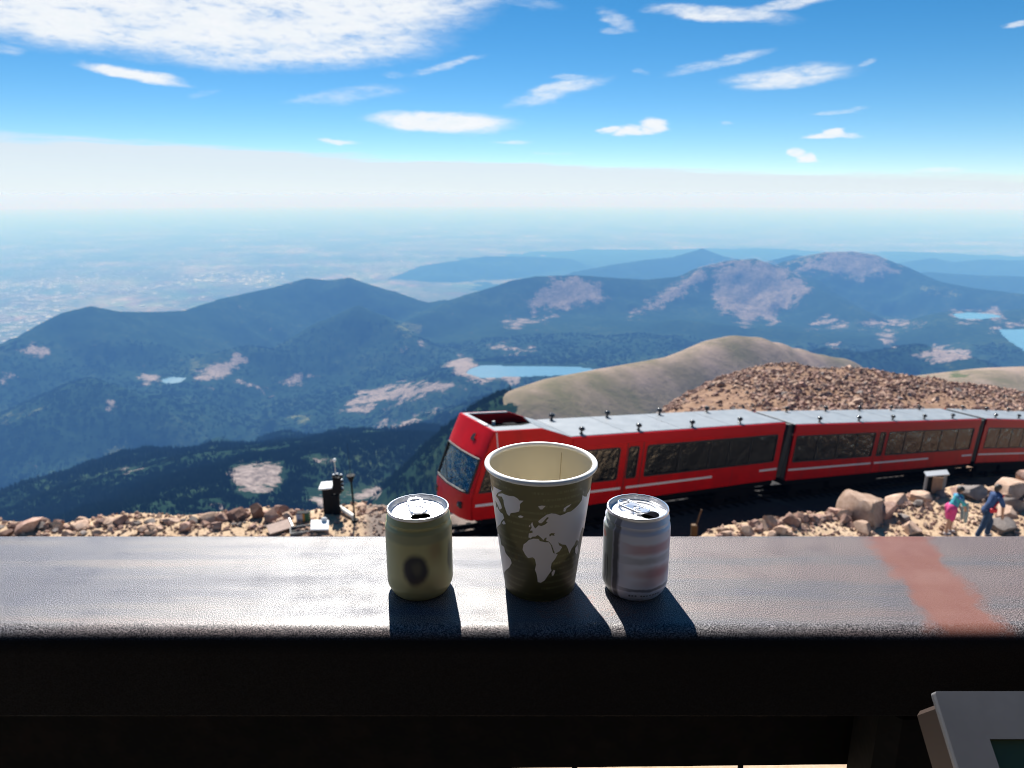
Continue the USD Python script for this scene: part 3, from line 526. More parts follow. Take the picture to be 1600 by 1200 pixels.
# the larger stones of that hill, one by one
big = np.argsort(-ksz)[:0]
nb = 0
while nb < 90:
    a, R = math.radians(rg.uniform(9, 38)), math.sqrt(rg.uniform(76 ** 2, 140 ** 2))
    if R > np.interp(a, k_az, k_R) + 1: continue
    x, y = R * math.sin(a), R * math.cos(a)
    if rg.random() > (noise2(np.array([x]), np.array([y]), 9, 61, 4)[0] - .3) * 3: continue
    s = rg.uniform(.75, 1.3); v, f = stone(5000 + nb, (s, s * .9, s * .75), 2); z = float(ground_height(np.array([x]), np.array([y]))[0])
    g = solo('hill_boulder', (v, f), M_rock[int(rg.choice([0, 1, 0, 1, 3]))], 'large pinkish boulder among the rubble of the hill beyond the train', 'boulder', 'large boulders on the rubble hill', smooth=16)
    UsdGeom.Xformable(g).AddTranslateOp().Set(Gf.Vec3d(x, y, z + .22 * s)); nb += 1
# gravel and pebbles on the near ground
N = 9000; pc, pr_ = rg.uniform(-40, 1640, N), rg.uniform(750, 850, N); pp = np.array([on_level(a, b, PATH_Z) for a, b in zip(pc, pr_)])
keep = (lip_distance(pp[:, 0], pp[:, 1]) < .6) & (np.hypot(pp[:, 0], pp[:, 1]) < 34); pp = pp[keep]; pp[:, 2] = ground_height(pp[:, 0], pp[:, 1]) + .01
ps = .03 + .16 * rg.random(len(pp)) ** 3; scatter('gravel_stones', protos, pp, ps, spin(len(pp), rg), rg.choice([0, 2, 3, 5, 6], len(pp)), 'small loose stones on the summit ground', 'gravel')

# forest on the mountains
def tree_proto(seed, n):
    r = np.random.default_rng(seed); ms = []
    for i in range(n):
        h = r.uniform(9, 15); x, y = r.uniform(-11, 11, 2); w = h * r.uniform(.15, .22); c = trimesh.creation.cone(radius=w, height=h * .92, sections=6); c.apply_translation([x, y, h * .08]); ms.append(c); ms.append(rod([x, y, -5], [x, y, h * .2], .25, n=4))
    return trimesh.util.concatenate(ms)
M_tree = look('far_spruce', {'o': ('object_info', {}), 'r': ('rgb_ramp', {'ramp': [(0, (.010, .024, .012)), (.6, (.017, .040, .018)), (1, (.03, .055, .025))]}), 'b': ('principled_bsdf', dict(roughness=.9, specular_ior_level=.1))}, [('o.random', 'r.fac'), ('r.color', 'b.base_color')], 'b.BSDF')
vi = np.nonzero((np.hypot(tx, ty) < 6300) & (np.hypot(tx, ty) > 620) & (np.abs(np.arctan2(tx, ty)) < .75))[0]
open_ = np.max(patch, axis=1); wv = (1 - np.clip(open_[vi] * 2.2, 0, 1)) * (1 - np.clip(mead[vi] * 1.5, 0, 1)) * np.clip((noise2(tx[vi], ty[vi], 260, 71, 5) - .32) * 4, .2, 1)
for poly, lz in lake_polys: wv *= ~(shapely.distance(poly, shapely.points(tx[vi], ty[vi])) < 60)
sel = rg.choice(vi, FOREST, p=wv / wv.sum()); fx = tx[sel] + rg.normal(0, 1, FOREST) * np.hypot(tx[sel], ty[sel]) * .0025; fy = ty[sel] + rg.normal(0, 1, FOREST) * np.hypot(tx[sel], ty[sel]) * .004
from scipy.spatial import cKDTree
kt = cKDTree(np.stack([tx, ty], -1)[vi]); dd, ii = kt.query(np.stack([fx, fy], -1), k=3); wz = 1 / (dd + .1); fz = (tz[vi][ii] * wz).sum(1) / wz.sum(1)
q = np.zeros((FOREST, 4)); th = rg.uniform(0, 3.14, FOREST); q[:, 0], q[:, 3] = np.cos(th), np.sin(th)
scatter('spruce_forest', [(tree_proto(k, 7), M_tree) for k in range(4)], np.stack([fx, fy, fz], -1), rg.uniform(.7, 1.25, FOREST) * np.where(np.hypot(fx, fy) < 1900, .55, 1.), q, rg.integers(0, 4, FOREST), 'dark spruce forest covering the mountains and valley below the summit', 'forest')
# ------------------------------------------------------------------ the cog railway train
M_red = plain('red_paint', (.62, .003, .006), .34, spec=.16, c2=(.46, .004, .006), scale=1.4, lo=.3, hi=.7, bump=.02, bscale=2.)
M_red_d = plain('red_cornice', (.52, .004, .009), .4, spec=.15)
M_roof = plain('grey_roof_sheet', (.23, .25, .27), .5, c2=(.18, .20, .22), scale=1.4, metal=.0)
M_white = plain('white_stripe', (.72, .70, .70), .45)
M_black = plain('black_rubber', (.008, .008, .009), .6)
M_blackg = plain('black_gloss', (.012, .013, .014), .18)
M_under = plain('underframe_steel', (.004, .004, .005), .85, spec=.1)
M_seat = plain('seat_cloth', (.02, .022, .03), .9)
M_inside = plain('car_interior', (.16, .15, .14), .8)
M_chrome = plain('bright_metal', (.6, .6, .6), .25, metal=1.)
M_lampw = plain('lamp_lens', (.75, .75, .72), .15)
def pane_look(name, tint, rough=.02):
    return look(name, {'t': ('transparent_bsdf', {'color': tint}), 'g': ('glossy_bsdf', {'color': (.9, .92, .95), 'roughness': rough}), 'f': ('fresnel', {'IOR': 1.5}), 'm': ('math', {'math_type': 'multiply_add', 'value2': .85, 'value3': .02, 'use_clamp': True}), 'x': ('mix_closure', {}), 'tc': ('geometry', {}), 'nz': ('noise_texture', dict(scale=1.7, detail=3., roughness=.6)), 'bu': ('bump', {'strength': .8, 'distance': .09})},
                [('tc.position', 'nz.vector'), ('nz.fac', 'bu.height'), ('bu.normal', 'g.normal'), ('f.fac', 'm.value1'), ('m.value', 'x.fac'), ('t.BSDF', 'x.closure1'), ('g.BSDF', 'x.closure2')], 'x.closure')
M_pane = pane_look('tinted_window_glass', (.26, .26, .245)); M_screen = pane_look('windscreen_glass', (.40, .48, .52))
def rrect(x0, x1, y0, y1, r=.08): return shapely.box(x0 + r, y0 + r, x1 - r, y1 - r).buffer(r, quad_segs=4)
def wall(poly, y0, t):                          # a polygon of the (length, height) plane as a wall t thick starting at y0
    m = trimesh.creation.extrude_polygon(poly, t, engine='earcut'); v = np.array(m.vertices); m = trimesh.Trimesh(np.stack([v[:, 0], y0 + v[:, 2], v[:, 1]], -1), m.faces[:, ::-1], process=False); return m
WZ0, WZ1 = .96, 2.33
def ribbon(t, s0, s1, cuts, y, side):
    """one long window: rubber frame, glazing bars, a pane between each two"""
    hole = rrect(s0, s1, WZ0, WZ1, .10); inner = hole.buffer(-.035)
    out = -.012 if side == 0 else .0
    part(t, 'window_frame', wall(hole.buffer(.02).difference(inner), y + (-.014 if side == 0 else .004), .06), M_black)
    edges = [s0 + .035] + list(cuts) + [s1 - .035]
    for a, b in zip(edges[:-1], edges[1:]):
        p = inner.intersection(shapely.box(a + .03, 0, b - .03, 4))
        part(t, 'window_pane', wall(p, y + .02, .008), M_pane, smooth=False)
    for c in cuts: part(t, 'glazing_bar', box(c - .03, c + .03, y + (.006 if side == 0 else 0), y + .05, WZ0 + .04, WZ1 - .04), M_black)
def roof_vent(t, s, y, z):
    m = trimesh.creation.revolve(np.array([(0, 0), (.10, 0), (.10, .03), (.055, .06), (.05, .13), (.11, .17), (.15, .22), (.15, .27), (.10, .33), (0, .35)]) * .85, sections=14); m.apply_translation([s, y, z])
    part(t, 'roof_vent', m, M_blackg, 40)
def car(label, O, A, s0, s1, ribbons, smalls, seams, stripes, vents, nose=False):
    t = thing('train_car', label, 'train car', 'cars of the red cog railway train', frame(O, *A)); W, H = CAR_W, CAR_H
    if nose:
        prof = [(-4.70, 0), (-4.78, .5), (-4.80, .85), (-4.44, 2.42), (-4.12, 3.34), (-2.0, 3.34), (-.56, H), (s1, H), (s1, 0)]
    else: prof = [(s0, 0), (s0, H), (s1, H), (s1, 0)]
    base = Polygon(prof)
    holes = [rrect(a, b, WZ0, WZ1, .10) for a, b, *_ in ribbons] + [rrect(a, b, WZ0, WZ1, .08) for a, b in smalls]
    if nose: holes.append(Polygon([(-4.52, 1.02), (-4.24, 2.2), (-3.0, 2.2), (-3.0, 1.02)]).buffer(-.06).buffer(.06))
    body = base
    for h in holes: body = body.difference(h)
    part(t, 'side_panel', wall(body, 0, .05), M_red, 20); part(t, 'side_panel', wall(body, W - .05, .05), M_red, 20)
    # cornice over the windows, flush on its lower edge
    c0 = -.5 if nose else s0
    for y0, y1 in ((-.035, -.001), (W + .001, W + .035)): part(t, 'cornice', bevel_box(c0, s1, y0, y1, 2.52, H - .02, .012), M_red_d)
    part(t, 'end_panel', box(s1 - .05, s1 - .002, .052, W - .052, .0, H - .01), M_black)
    if not nose: part(t, 'end_panel', box(s0 + .002, s0 + .05, .052, W - .052, .0, H - .01), M_black)
    part(t, 'floor', box((s0 if not nose else -4.6) + .06, s1 - .06, .055, W - .055, .02, .25), M_inside)
    for side, y in ((0, 0.), (1, W - .05)):
        for a, b, cuts in ribbons: ribbon(t, a, b, cuts, y, side)
        for a, b in smalls:
            h = rrect(a, b, WZ0, WZ1, .08); part(t, 'door_frame', wall(h.buffer(.02).difference(h.buffer(-.04)), y + (-.012 if side == 0 else .004), .058), M_black); part(t, 'door_pane', wall(h.buffer(-.04), y + .02, .008), M_pane, smooth=False)
    for s in seams: part(t, 'door_seam', box(s - .018, s + .018, -.006, -.001, .02, 2.5), M_black)
    for a, b, z in stripes: part(t, 'stripe', bevel_box(a, b, -.008, -.001, z - .05, z + .05, .002), M_white)
    x = -2.6 if nose else s0 + 1.2
    while x < s1 - .6: part(t, 'panel_seam', box(x - .007, x + .007, -.004, -.001, .06, WZ0 - .12), M_black); x += 2.35
    part(t, 'skirt_line', box(c0 + .02, s1 - .02, -.004, -.001, .22, .235), M_red_d)
    for x in np.arange((1.2 if nose else s0 + 1.6), s1 - 1., 3.1): part(t, 'grab_pole', rod([x, 1.33, .26], [x, 1.33, H - .06], .022, n=8), M_chrome)
    # roof
    r0 = -.52 if nose else s0 + .02
    part(t, 'roof', bevel_box(r0, s1 - .02, .07, W - .07, H - .045, H + .035, .02), M_roof)
    n = int((s1 - r0) / 3.15)
    for k in range(1, n): part(t, 'roof_joint', box(r0 + k * 3.15 - .3, r0 + k * 3.15 - .28, .09, W - .09, H + .0352, H + .042), M_roof)
    for s in vents:
        for y in (.30, 2.36): roof_vent(t, s, y, H + .034)
    # seats seen through the windows
    a = (s0 if not nose else -2.4) + .7
    while a < s1 - .8:
        for y in (.16, 1.45): part(t, 'seat', cat(bevel_box(a, a + .42, y, y + 1.02, .26, .72, .05), bevel_box(a + .36, a + .47, y, y + 1.02, .7, 1.40, .04), bevel_box(a + .36, a + .46, y + .08, y + .44, 1.41, 1.68, .04), bevel_box(a + .36, a + .46, y + .56, y + .94, 1.41, 1.68, .04)), M_seat)
        a += 1.55
    # underframe and bogies
    u0 = s0 if not nose else -4.3
    part(t, 'underframe', cat(box(u0 + .1, s1 - .1, .12, W - .12, -.28, -.004), box(u0 + 4.2, u0 + 8.5, .3, W - .3, -.75, -.29)), M_under)
    for c in (u0 + 2.4, s1 - 2.4):
        b = part(t, 'bogie', cat(bevel_box(c - 1.4, c + 1.4, .3, .42, -.78, -.36, .05), bevel_box(c - 1.4, c + 1.4, W - .42, W - .3, -.78, -.36, .05), box(c - .2, c + .2, .43, W - .43, -.7, -.35)), M_under)
        for d in (-.95, .95):
            for y in (.52, W - .52): usdkit.mesh(stage, free(f'{b.GetPath()}/wheel'), rod([c + d, y - .06, -.84], [c + d, y + .06, -.84], .37, n=20), M_under, 40)
    if nose: cab(t, W, H)
    return t
def cab(t, W, H):
    ys = [0., .12, .45, 1.325, 2.2, W - .12, W]; bul = [0, .35, .72, 1., .72, .35, 0]
    prof = [(-4.70, 0, .40), (-4.78, .5, .38), (-4.80, .85, .34), (-4.757, 1.03, .33), (-4.475, 2.27, .17), (-4.44, 2.42, .15), (-4.12, 3.34, 0.)]
    g = np.array([[(s - b * q, y, z) for y, q in zip(ys, bul)] for s, z, b in prof]); n, m = g.shape[:2]
    red, glass = [], []
    for i in range(n - 1):
        for j in range(m - 1):
            (glass if i == 3 and 1 <= j < m - 2 else red).append((i * m + j, (i + 1) * m + j, (i + 1) * m + j + 1, i * m + j + 1))
    v = g.reshape(-1, 3)
    def slab(faces, off, th):                    # a shell with thickness
        a = v + [off, 0, 0]; b = v + [off + th, 0, 0]; f = np.array(faces); f = np.vstack([f[:, [0, 1, 2]], f[:, [0, 2, 3]]]); k = len(v)
        e = {}
        for tri in f:
            for p, q in ((tri[0], tri[1]), (tri[1], tri[2]), (tri[2], tri[0])): e[(p, q)] = e.get((p, q), 0) + 1
        rim = [(p, q) for p, q in e if (q, p) not in e]
        sides = [(p, q + k, q) for p, q in rim] + [(p, p + k, q + k) for p, q in rim]
        mesh = trimesh.Trimesh(np.vstack([a, b]), np.vstack([f, f[:, ::-1] + k, np.array(sides)]), process=False); mesh.remove_unreferenced_vertices(); mesh.fix_normals(); return mesh
    part(t, 'cab_front', slab(red, 0, .06), M_red, 25)
    ws = part(t, 'windscreen', slab(glass, .02, .012), M_screen, 25)
    gl = np.array([g[3, 1], g[4, 1], g[4, -2], g[3, -2]])
    loop = [g[3, j] for j in range(1, m - 1)] + [g[4, j] for j in range(m - 2, 0, -1)] + [g[3, 1]]
    usdkit.mesh(stage, free(f'{ws.GetPath()}/rubber_seal'), cat(*[rod(a + [-.012, 0, 0], b + [-.012, 0, 0], .045, n=8) for a, b in zip(loop[:-1], loop[1:])]), M_black, 40)
    usdkit.mesh(stage, free(f'{ws.GetPath()}/wiper'), cat(rod(g[3, 3] + [-.03, 0, .1], g[3, 3] + [.12, .55, .75], .014), rod(g[3, 3] + [-.03, 0, .1], g[3, 3] + [-.0, -.5, .42], .012)), M_blackg)
    part(t, 'cab_window_frame', wall(Polygon([(-4.52, 1.02), (-4.24, 2.2), (-3.0, 2.2), (-3.0, 1.02)]).difference(Polygon([(-4.52, 1.02), (-4.24, 2.2), (-3.0, 2.2), (-3.0, 1.02)]).buffer(-.06)), -.01, .055), M_black)
    part(t, 'cab_window_pane', wall(Polygon([(-4.52, 1.02), (-4.24, 2.2), (-3.0, 2.2), (-3.0, 1.02)]).buffer(-.06), .02, .008), M_pane, smooth=False)
    part(t, 'control_desk', cat(bevel_box(-4.72, -4.05, .3, 2.35, .4, 1.02, .06), bevel_box(-4.4, -4.1, 1.2, 1.75, 1.0, 1.2, .04)), M_inside)
    part(t, 'driver_seat', cat(bevel_box(-3.7, -3.2, 1.3, 1.8, .5, .8, .06), bevel_box(-3.3, -3.15, 1.3, 1.8, .8, 1.6, .05)), M_seat)
    part(t, 'cab_back_wall', box(-2.7, -2.62, .06, W - .06, .26, 2.8), M_inside)
    for y in (.42, 2.25): part(t, 'headlight', cat(bevel_box(-5.08 + (.02 if y < 1 else 0), -4.95, y - .13, y + .13, .38, .64, .03)), M_blackg); part(t, 'headlight_lens', bevel_box(-5.10, -5.06, y - .08, y + .08, .43, .58, .015), M_lampw if False else M_blackg)
    # dark emblem under the roof edge
    e = Polygon([(-.16, -.13), (-.13, .05), (-.02, .15), (.06, .15), (.10, .06), (.05, .02), (.12, -.03), (.12, -.13), (.02, -.13), (-.01, -.06), (-.05, -.13)])
    m_ = trimesh.creation.extrude_polygon(e, .012, engine='earcut'); q = np.array(m_.vertices)
    sl = math.atan2(.32, .92); c0 = np.array([-4.335, 1.0, 2.86]); ey = np.array([0.05, 1., 0]); ez = np.array([math.sin(sl), 0, math.cos(sl)]); ex = np.array([-math.cos(sl), 0, math.sin(sl)])
    part(t, 'emblem', (c0 + q[:, :1] * -ey + q[:, 1:2] * ez + (q[:, 2:3] + .035) * ex, m_.faces[:, ::-1]), M_black, False)
    part(t, 'seam_strip', cat(rod([-4.02, -.008, 3.3], [-3.86, -.008, 2.5], .02, n=6)), M_white)
    # raised roof with an open well for the equipment
    deck = shapely.box(-4.06, .06, -2.02, W - .06).difference(Polygon([(-3.86, .55), (-3.86, W - .16), (-2.02, W - .16), (-2.02, .75), (-2.6, .55)]))
    m_ = trimesh.creation.extrude_polygon(deck, .05, engine='earcut'); m_.apply_translation([0, 0, 3.30]); 
    part(t, 'cab_roof', m_, M_roof)
    th = math.atan2(3.34 - H, 2.0 - .56); slope = Polygon([(-1.97, .06), (-1.97, .9), (-1.2, W - .16), (-.5, W - .1), (-.5, .06)])
    m_ = trimesh.creation.extrude_polygon(slope, .05, engine='earcut'); q = np.array(m_.vertices); q[:, 2] += 3.30 - np.clip((q[:, 0] + 2.0) / 1.44, 0, 1) * (3.34 - H) - .0
    part(t, 'cab_roof', (q, m_.faces), M_roof, label='sloping grey sheet down to the main roof')
    part(t, 'roof_well', cat(box(-3.98, -.9, .5, W - .1, 2.78, 2.86), box(-3.9, -3.87, .56, W - .16, 2.87, 3.29), box(-3.86, -2.2, .52, .55, 2.87, 3.29)), M_under)
    part(t, 'roof_equipment', cat(bevel_box(-3.5, -2.7, 1.0, 1.6, 2.87, 3.08, .04), bevel_box(-2.5, -1.9, 1.5, 2.1, 2.87, 3.02, .04)), M_under)
    part(t, 'insulator', rod([-3.0, 1.9, 3.0], [-3.0, 1.9, 3.16], .06), M_lampw)
    part(t, 'front_cover', bevel_box(-4.10, -3.94, .7, 1.35, 3.345, 3.39, .015), M_white)
car('red lead car with slanted windscreen and raised cab roof, behind the paper cup', Q0, LEAD, -4.8, 12.45, [(-2.2, 2.02, [-.1]), (3.52, 12.05, [5.5, 7.42, 8.68, 10.2])], [(2.5, 3.06)], [2.42, 3.3], [(-4.6, 2.3, .56), (2.6, 7.8, .56), (11.1, 12.4, .56)], [.12, 3.14, 6.3, 9.45], nose=True)
car('red middle coach with grey roof between the two black gangways', Q2, MID, -.02, 18.1, [(.22, 7.0, [2.0, 3.7, 5.4]), (8.25, 17.55, [10.0, 11.9, 13.8, 15.7])], [(7.4, 7.95)], [7.22, 8.08], [(.05, 7.1, .56), (7.4, 12.95, .56), (16.8, 18.0, .56)], [2.2, 5.6, 8.8, 12.05, 15.2])
car('red rear coach cut off at the right edge of the view', Q4, LAST, 0, 18.2, [(.5, 7.2, [2.2, 3.9, 5.5]), (8.3, 17.6, [10.2, 12., 13.9, 15.8])], [(7.5, 8.05)], [7.32, 8.16], [(.05, 7.2, .56), (7.5, 13., .56)], [1.7, 4.9, 8.1, 11.3, 14.5])
for a, A, L in ((Q1, LEAD, None), (Q3, MID, None)):
    b = Q2 if a is Q1 else Q4; d = b - a; L = np.linalg.norm(d); X = d / L; Y = np.cross([0, 0, 1.], X); Y /= np.linalg.norm(Y); Z = np.cross(X, Y)
    t = thing('gangway', 'black folded gangway bellows between lead car and middle coach' if a is Q1 else 'black folded gangway bellows between middle and rear coach', 'gangway', None, frame(a, X, Y, Z)); k = 4
    for i in range(k):
        x0 = -.06 + (L + .1) * i / k; x1 = x0 + (L + .1) / k; part(t, 'fold', bevel_box(x0, x1 - .01, .04 + .02 * (i % 2), CAR_W - .04 - .02 * (i % 2), .08, CAR_H - .1 + .03 * (i % 2), .03), M_black)
    if a is Q1: part(t, 'signal_lamp', rod([L * .5, -.02, 2.35], [L * .5, .1, 2.35], .07), M_chrome)
# rails and rack under the train
t = thing('railway_track', 'steel rails and toothed rack of the cog railway under the red train', 'railway track')
for off, w, h in ((-.72, .07, .14), (.72, .07, .14), (0, .1, .2)):
    vs = []
    for a, b in zip(rail_pts[1:-2], rail_pts[2:-1]):
        X = (b - a) / np.linalg.norm(b - a); Y = np.cross([0, 0, 1.], X); Y /= np.linalg.norm(Y); Z = np.cross(X, Y); m = box(0, np.linalg.norm(b - a), off - w / 2, off + w / 2, -1.24, -1.24 + h); m.apply_transform(frame(a, X, Y, Z)); vs.append(m)
    part(t, 'rack' if off == 0 else 'rail', cat(*vs), M_under)
sl_c = 0
for a, b in zip(rail_pts[1:-2], rail_pts[2:-1]):
    X = (b - a) / np.linalg.norm(b - a); Y = np.cross([0, 0, 1.], X); Y /= np.linalg.norm(Y); Z = np.cross(X, Y); n_ = int(np.linalg.norm(b - a) / .62)
    for i in range(n_):
        m = box(i * .62, i * .62 + .22, -1.15, 1.15, -1.30, -1.235); m.apply_transform(frame(a, X, Y, Z)); part(t, 'sleeper', m, M_under)
# ------------------------------------------------------------------ the railing
def steel_look():
    n = {'t': ('texture_coordinate', {}), 'q': ('separate_xyz', {}), 'f1': ('noise_texture', dict(scale=1000., detail=2.5, roughness=.8)), 'f2': ('noise_texture', dict(scale=42., detail=6., roughness=.65)), 'st': ('mapping', {'scale': (3., 38., 3.)}), 'f3': ('noise_texture', dict(scale=1., detail=5., roughness=.6)),
         'ra': ('rgb_ramp', {'ramp': [(.40, RAIL_A), (.5, RAIL_B), (.60, RAIL_C)]}), 'tint': ('rgb_ramp', {'ramp': [(.38, (.80, .84, 1.0)), (.5, (1., .96, .96)), (.62, (1.15, .93, .86))]}), 'mt': ('mix', {'mix_type': 'multiply', 'fac': 1.}),
         'b': ('principled_bsdf', dict(roughness=.42, specular_ior_level=RAIL_S)), 'u': ('bump', {'strength': .5, 'distance': .00035}),
         'rust': ('rgb_ramp', {'ramp': [(.36, (.19, .075, .052)), (.49, (.33, .145, .105)), (.60, (.56, .36, .29))]}), 'mr': ('mix', {}), 'w2': ('math', {'math_type': 'multiply_add', 'value2': .5}), 'w3': ('math', {'math_type': 'multiply', 'value2': .5})}
    l = [('t.object', 'q.vector'), ('t.object', 'f1.vector'), ('t.object', 'f2.vector'), ('t.object', 'st.vector'), ('st.vector', 'f3.vector'), ('f1.fac', 'ra.fac'), ('ra.color', 'mt.color1'), ('tint.color', 'mt.color2')]
    # tint: bluer to the left, pinker to the right, in drawn-out patches
    n['tx'] = ('math', {'math_type': 'multiply_add', 'value2': .3}); l += [('q.x', 'tx.value1'), ('f3.fac', 'tx.value3'), ('tx.value', 'tint.fac')]
    # bare rusty band across the rail and a short run beside it
    def band(k, x0, y0, slope, hw, ylo=None, yhi=None):
        n[f'c{k}'] = ('math', {'math_type': 'multiply_add', 'value2': -slope, 'value3': -(x0 - slope * y0)}); n[f'd{k}'] = ('math', {'math_type': 'add'}); n[f'w{k}'] = ('math', {'math_type': 'multiply_add', 'value2': .05 if hw > .01 else .008, 'value3': -.025 if hw > .01 else -.004}); n[f'e{k}'] = ('math', {'math_type': 'add'}); n[f'a{k}'] = ('math', {'math_type': 'absolute'})
        n[f'm{k}'] = ('map_range', {'range_type': 'smoothstep', 'from_min': hw * 1.06, 'from_max': hw * .62, 'to_max': .85, 'clamp': True})
        l.extend([('q.y', f'c{k}.value1'), (f'c{k}.value', f'd{k}.value1'), ('q.x', f'd{k}.value2'), ('f2.fac', f'w{k}.value1'), (f'd{k}.value', f'e{k}.value1'), (f'w{k}.value', f'e{k}.value2'), (f'e{k}.value', f'a{k}.value1'), (f'a{k}.value', f'm{k}.value')])
        if ylo is None: return f'm{k}.result'
        n[f'y{k}'] = ('map_range', {'range_type': 'smoothstep', 'from_min': ylo - .004, 'from_max': ylo + .004, 'clamp': True}); n[f'z{k}'] = ('map_range', {'range_type': 'smoothstep', 'from_min': yhi + .008, 'from_max': yhi - .008, 'clamp': True}); n[f'p{k}'] = ('math', {'math_type': 'multiply'}); n[f'o{k}'] = ('math', {'math_type': 'multiply'})
        l.extend([('q.y', f'y{k}.value'), ('q.y', f'z{k}.value'), (f'y{k}.result', f'p{k}.value1'), (f'z{k}.result', f'p{k}.value2'), (f'p{k}.value', f'o{k}.value1'), (f'm{k}.result', f'o{k}.value2')]); return f'o{k}.value'
    b1 = band(1, .349, .474, .135, .034); b2 = band(2, .3055, .51, .02, .0045, .487, .535)
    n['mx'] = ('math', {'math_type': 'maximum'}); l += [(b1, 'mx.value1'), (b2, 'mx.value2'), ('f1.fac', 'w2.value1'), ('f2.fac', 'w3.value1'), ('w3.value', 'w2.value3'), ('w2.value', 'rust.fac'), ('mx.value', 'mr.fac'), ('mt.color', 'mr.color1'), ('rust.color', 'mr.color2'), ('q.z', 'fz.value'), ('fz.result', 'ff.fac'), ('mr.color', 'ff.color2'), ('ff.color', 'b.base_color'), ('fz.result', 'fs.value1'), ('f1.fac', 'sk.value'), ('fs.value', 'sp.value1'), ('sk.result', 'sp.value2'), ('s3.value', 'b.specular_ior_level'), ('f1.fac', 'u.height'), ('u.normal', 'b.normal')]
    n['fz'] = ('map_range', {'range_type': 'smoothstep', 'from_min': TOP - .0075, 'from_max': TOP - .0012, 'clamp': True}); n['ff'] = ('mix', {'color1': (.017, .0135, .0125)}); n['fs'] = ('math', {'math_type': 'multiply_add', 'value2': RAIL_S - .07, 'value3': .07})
    n['sk'] = ('map_range', {'from_min': .38, 'from_max': .62, 'to_min': .35, 'to_max': 1.5, 'clamp': True}); n['sp'] = ('math', {'math_type': 'multiply'}); n['s2'] = ('map_range', {'from_min': .35, 'from_max': .65, 'to_min': .62, 'to_max': 1.3, 'clamp': True}); n['s3'] = ('math', {'math_type': 'multiply'}); l += [('f3.fac', 's2.value'), ('s2.result', 's3.value1'), ('sp.value', 's3.value2')]
    n['rg'] = ('map_range', {'from_min': .3, 'from_max': .7, 'to_min': .34, 'to_max': .55}); l += [('f2.fac', 'rg.value'), ('rg.result', 'b.roughness')]
    return look('weathered_steel', n, l, 'b.BSDF')
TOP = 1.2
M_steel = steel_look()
M_steel2 = plain('dark_rusty_steel', (.006, .005, .0045), .8, c2=(.018, .011, .009), scale=30., lo=.45, hi=.7, bump=.3, bscale=90., dist=.002, spec=.2)
TOP = 1.2
rail = thing('railing', 'weathered steel railing with a broad flat top rail, cans and cup standing on it', 'railing')
def tube_profile():
    y0, y1, z0, z1 = .4655, .6285, TOP - .072, TOP; pts = []
    for cy, cz, r, a0, a1 in ((y0 + .017, z1 - .017, .017, 180, 90), (y1 - .005, z1 - .005, .005, 90, 0), (y1 - .008, z0 + .008, .008, 0, -90), (y0 + .0008, z0 + .0008, .0008, -90, -180)):
        for a in np.linspace(a0, a1, 9): pts.append((cy + r * math.cos(math.radians(a)), cz + r * math.sin(math.radians(a))))
    return np.array(pts)
def along_x(prof, x0, x1, nx):
    m = len(prof); xs = np.linspace(x0, x1, nx); v = np.array([(x, y, z) for x in xs for y, z in prof]); f = []
    for i in range(nx - 1):
        for j in range(m): a, b = i * m + j, i * m + (j + 1) % m; f.append((a, b, b + m, a + m))
    f = np.array(f); f = np.vstack([f[:, [0, 1, 2]], f[:, [0, 2, 3]]]); k = len(v); v = np.vstack([v, [[x0, prof[:, 0].mean(), prof[:, 1].mean()], [x1, prof[:, 0].mean(), prof[:, 1].mean()]]])
    caps = [(k, (j + 1) % m, j) for j in range(m)] + [(k + 1, (nx - 1) * m + j, (nx - 1) * m + (j + 1) % m) for j in range(m)]
    t = trimesh.Trimesh(v, np.vstack([f, caps]), process=False); t.fix_normals(); return t
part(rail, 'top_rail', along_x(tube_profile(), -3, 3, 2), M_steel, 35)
lb = box(-3, 3, .530, .556, 1.0, 1.131); q = np.array(lb.vertices); q[:, 2] = np.where(q[:, 2] < 1.05, 1.0185 + .0135 * q[:, 0], q[:, 2]); part(rail, 'lower_bar', (q, lb.faces), M_steel2, False)
for k in range(-12, 14): 
    x = .058 + .1535 * k
    if abs(x - .345) > .07: part(rail, 'baluster', rod([x, .543, .03], [x, .543, 1.017], .0026, n=8), M_steel2)
part(rail, 'bottom_bar', bevel_box(-3, 3, .531, .555, .005, .03, .003), M_steel2)
for x in (.345, -1.5, 2.2): part(rail, 'post', bevel_box(x - .05, x + .05, .47, .529, .0, 1.133, .012), M_steel2)

